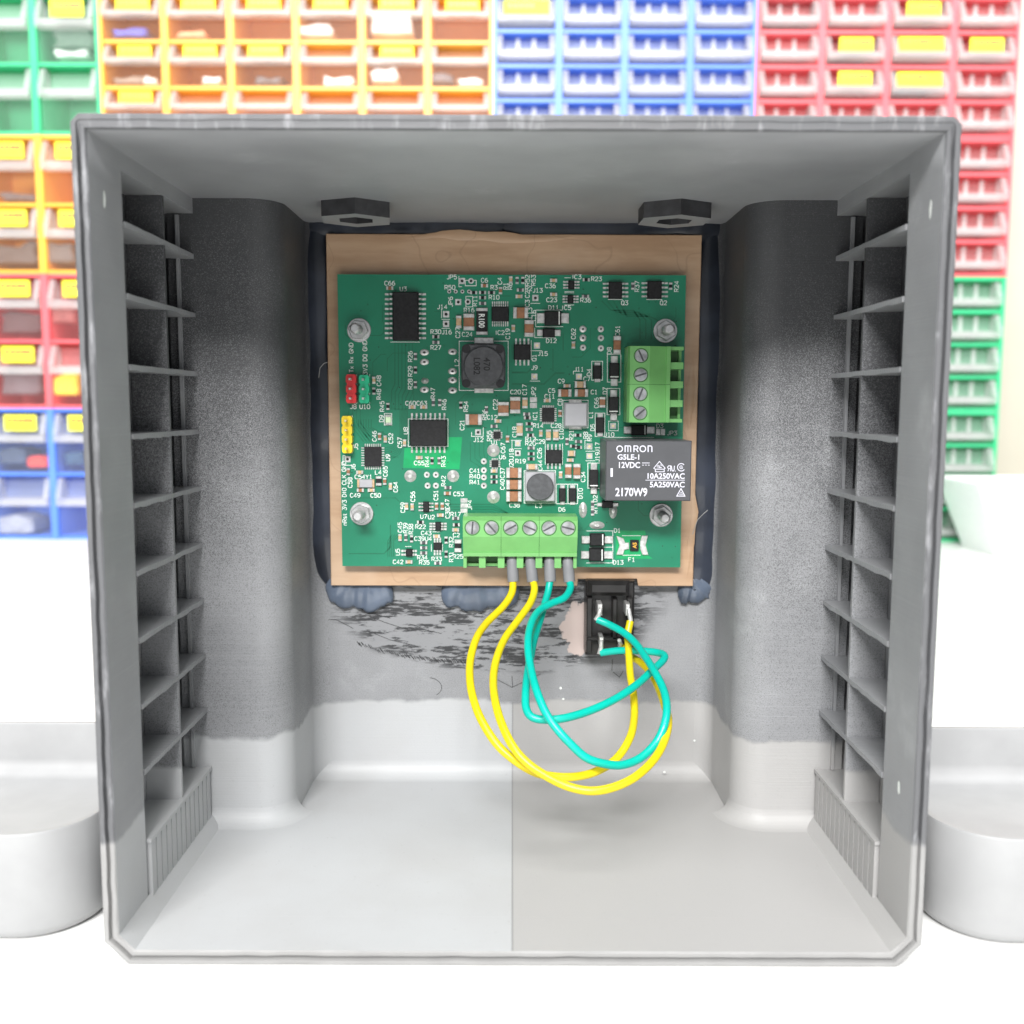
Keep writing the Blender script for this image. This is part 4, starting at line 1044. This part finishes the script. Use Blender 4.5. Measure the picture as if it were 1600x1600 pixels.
for lev, (c1, c2) in enumerate((('orange','blue'), ('blue','green'), ('green','orange'))):
    cabinet(c1, -343.4, 6, 2, lev, f'wide {c1} drawer cabinet hidden behind the box, {["bottom","middle","top"][lev]} of three')
    cabinet(c2, -343.4+6*PW+.2, 4, 4, lev, f'narrow {c2} drawer cabinet hidden behind the box, {["bottom","middle","top"][lev]} of three')
# some things lying in the drawers
def content(px, py, w, h, col, name, label, cat, n=1):
    x, z = ray(px, py, YC+8); mt = simple(name+'_material', col, .6, var=.2, nscale=60)
    mb = MB(); rg = random.Random(int(px))
    k = 13; v = []
    # a heap: irregular outline given depth
    out = [(x+w/2*max(-.85,min(.85,1.3*math.cos(a)))*rg.uniform(.8,1.12), z+h/2*max(-.8,min(.8,1.3*math.sin(a)))*(rg.uniform(.45,1.2) if math.sin(a) > 0 else 1)) for a in [2*math.pi*i/k for i in range(k)]]
    mb.prism_y(out, YC+5, YC+40, c=2)
    tag(mb.build(name, mt), label, cat)
content(205,52,34,9,(.08,.12,.55),'blue_fasteners','heap of blue parts in top row leftmost wide orange drawer','parts')
content(205,127,34,8,(.25,.20,.16),'small_parts','brown parts in second row leftmost wide orange drawer','parts')
content(420,127,30,8,(.10,.10,.11),'black_strip','black strip in second row third wide orange drawer','parts')
content(690,123,24,10,(.12,.11,.12),'dark_clips','dark clips in second row rightmost wide orange drawer','parts')
content(30,308,36,8,(.09,.09,.10),'black_bar','black bar in upper left stack orange drawer','parts')
content(25,395,44,24,(.07,.07,.07),'black_foam','black foam in lower left stack orange drawer','parts')
content(90,395,36,22,(.10,.10,.10),'dark_box','dark box in lower orange drawer nearest the grey box','box')
content(35,503,40,24,(.05,.05,.05),'black_reel','black reel in upper red drawer of the left stack','reel')
content(35,598,40,26,(.10,.11,.12),'grey_bag','grey bag in lower red drawer of the left stack','bag')
content(60,722,22,12,(.75,.06,.03),'red_coil','red coil of wire in upper drawer of the lower left blue cabinet','coil')
content(20,712,26,18,(.05,.07,.12),'dark_bag','dark bag beside the red coil in the lower left blue cabinet','bag')
content(117,715,20,16,(.02,.06,.13),'navy_box','navy box in the blue drawer nearest the grey box','box')

content(300,55,30,8,(.65,.30,.16),'orange_parts','orange parts in top row second wide orange drawer','parts')
content(490,48,36,12,(.75,.70,.66),'white_bag','pale bag in top row fourth wide orange drawer','bag')
content(615,35,40,24,(.85,.83,.80),'white_bag','white bag in top row fifth wide orange drawer','bag')
content(235,126,14,9,(.85,.84,.80),'white_box','white block in second row leftmost wide orange drawer','block')
content(330,126,18,8,(.85,.84,.82),'white_strip','white strip in second row second wide orange drawer','strip')
content(530,128,30,10,(.86,.85,.83),'white_strip','white strip in second row fourth wide orange drawer','strip')
content(600,118,26,14,(.86,.85,.83),'white_bag','white bag in second row fifth wide orange drawer','bag')
content(735,128,26,9,(.86,.85,.83),'white_strip','white strip in second row rightmost wide orange drawer','strip')
content(115,60,40,22,(.08,.12,.09),'dark_parts','dark parts in top row upper left green drawer','parts')
content(112,85,34,8,(.6,.65,.6),'pale_strip','pale strip in top row upper left green drawer','strip')
content(100,488,26,22,(.30,.10,.09),'brown_bag','brown bag in upper red drawer nearest the grey box','bag')
content(100,600,34,24,(.80,.68,.05),'yellow_packets','yellow packets in lower red drawer nearest the grey box','packets')
content(20,820,40,20,(.35,.36,.42),'grey_parts','grey parts in bottom drawer of the lower left blue cabinet','parts')
content(1322,98,34,4,(.06,.06,.07),'black_clips','black clips in second row second upper red drawer','clips')
content(1420,148,36,4,(.06,.06,.07),'black_clips','black clips in third row third upper red drawer','clips')
content(1230,42,40,4,(.10,.08,.08),'black_clips','black clips in top row leftmost upper red drawer','clips')

bpy.data.objects.remove(_fo); bpy.data.curves.remove(_fc)

# ------------------------------------------------------------------ light
def area(name, loc, target, sx, sy, power, col=(1,1,1)):
    L = bpy.data.lights.new(name, 'AREA'); L.shape = 'RECTANGLE'; L.size = sx; L.size_y = sy; L.energy = power; L.color = col
    o = bpy.data.objects.new(name, L); COL.objects.link(o); o.location = loc
    o.rotation_euler = (Vector(target)-Vector(loc)).to_track_quat('-Z', 'Y').to_euler(); return o
area('ceiling_lamp', (0, -.34, 1.40), (0, .10, .0), .9, .5, 15, (1,.99,.97))
area('front_ceiling_lamp', (-.25, -1.22, 1.09), (0, .26, .06), .9, .28, 54, (1,.99,.98))
area('cabinet_fill', (0, .33, .80), (0, .87, .28), 1.6, .25, 8, (1,1,1))  # added light, unseen behind the box, to brighten the cabinets
w = bpy.data.worlds.new('World'); scene.world = w; w.use_nodes = True
w.node_tree.nodes['Background'].inputs[0].default_value = (.93,.96,1,1); w.node_tree.nodes['Background'].inputs[1].default_value = .44

cam = bpy.data.cameras.new('camera'); co = bpy.data.objects.new('camera', cam); COL.objects.link(co)
co.location = (0, 0, CAMZ*S); co.rotation_euler = CAM_M.to_euler()
cam.sensor_width = 36; cam.lens = 36*F/1600; cam.clip_start = .01; cam.clip_end = 20
cam.dof.use_dof = True; cam.dof.focus_distance = .270; cam.dof.aperture_fstop = 16
scene.camera = co
scene.render.engine = 'CYCLES'; scene.cycles.use_denoising = True; scene.cycles.max_bounces = 8; scene.cycles.transparent_max_bounces = 16
scene.view_settings.view_transform = 'Standard'; scene.view_settings.look = 'None'; scene.view_settings.exposure = 0; scene.view_settings.gamma = 1
scene.view_settings.use_curve_mapping = False
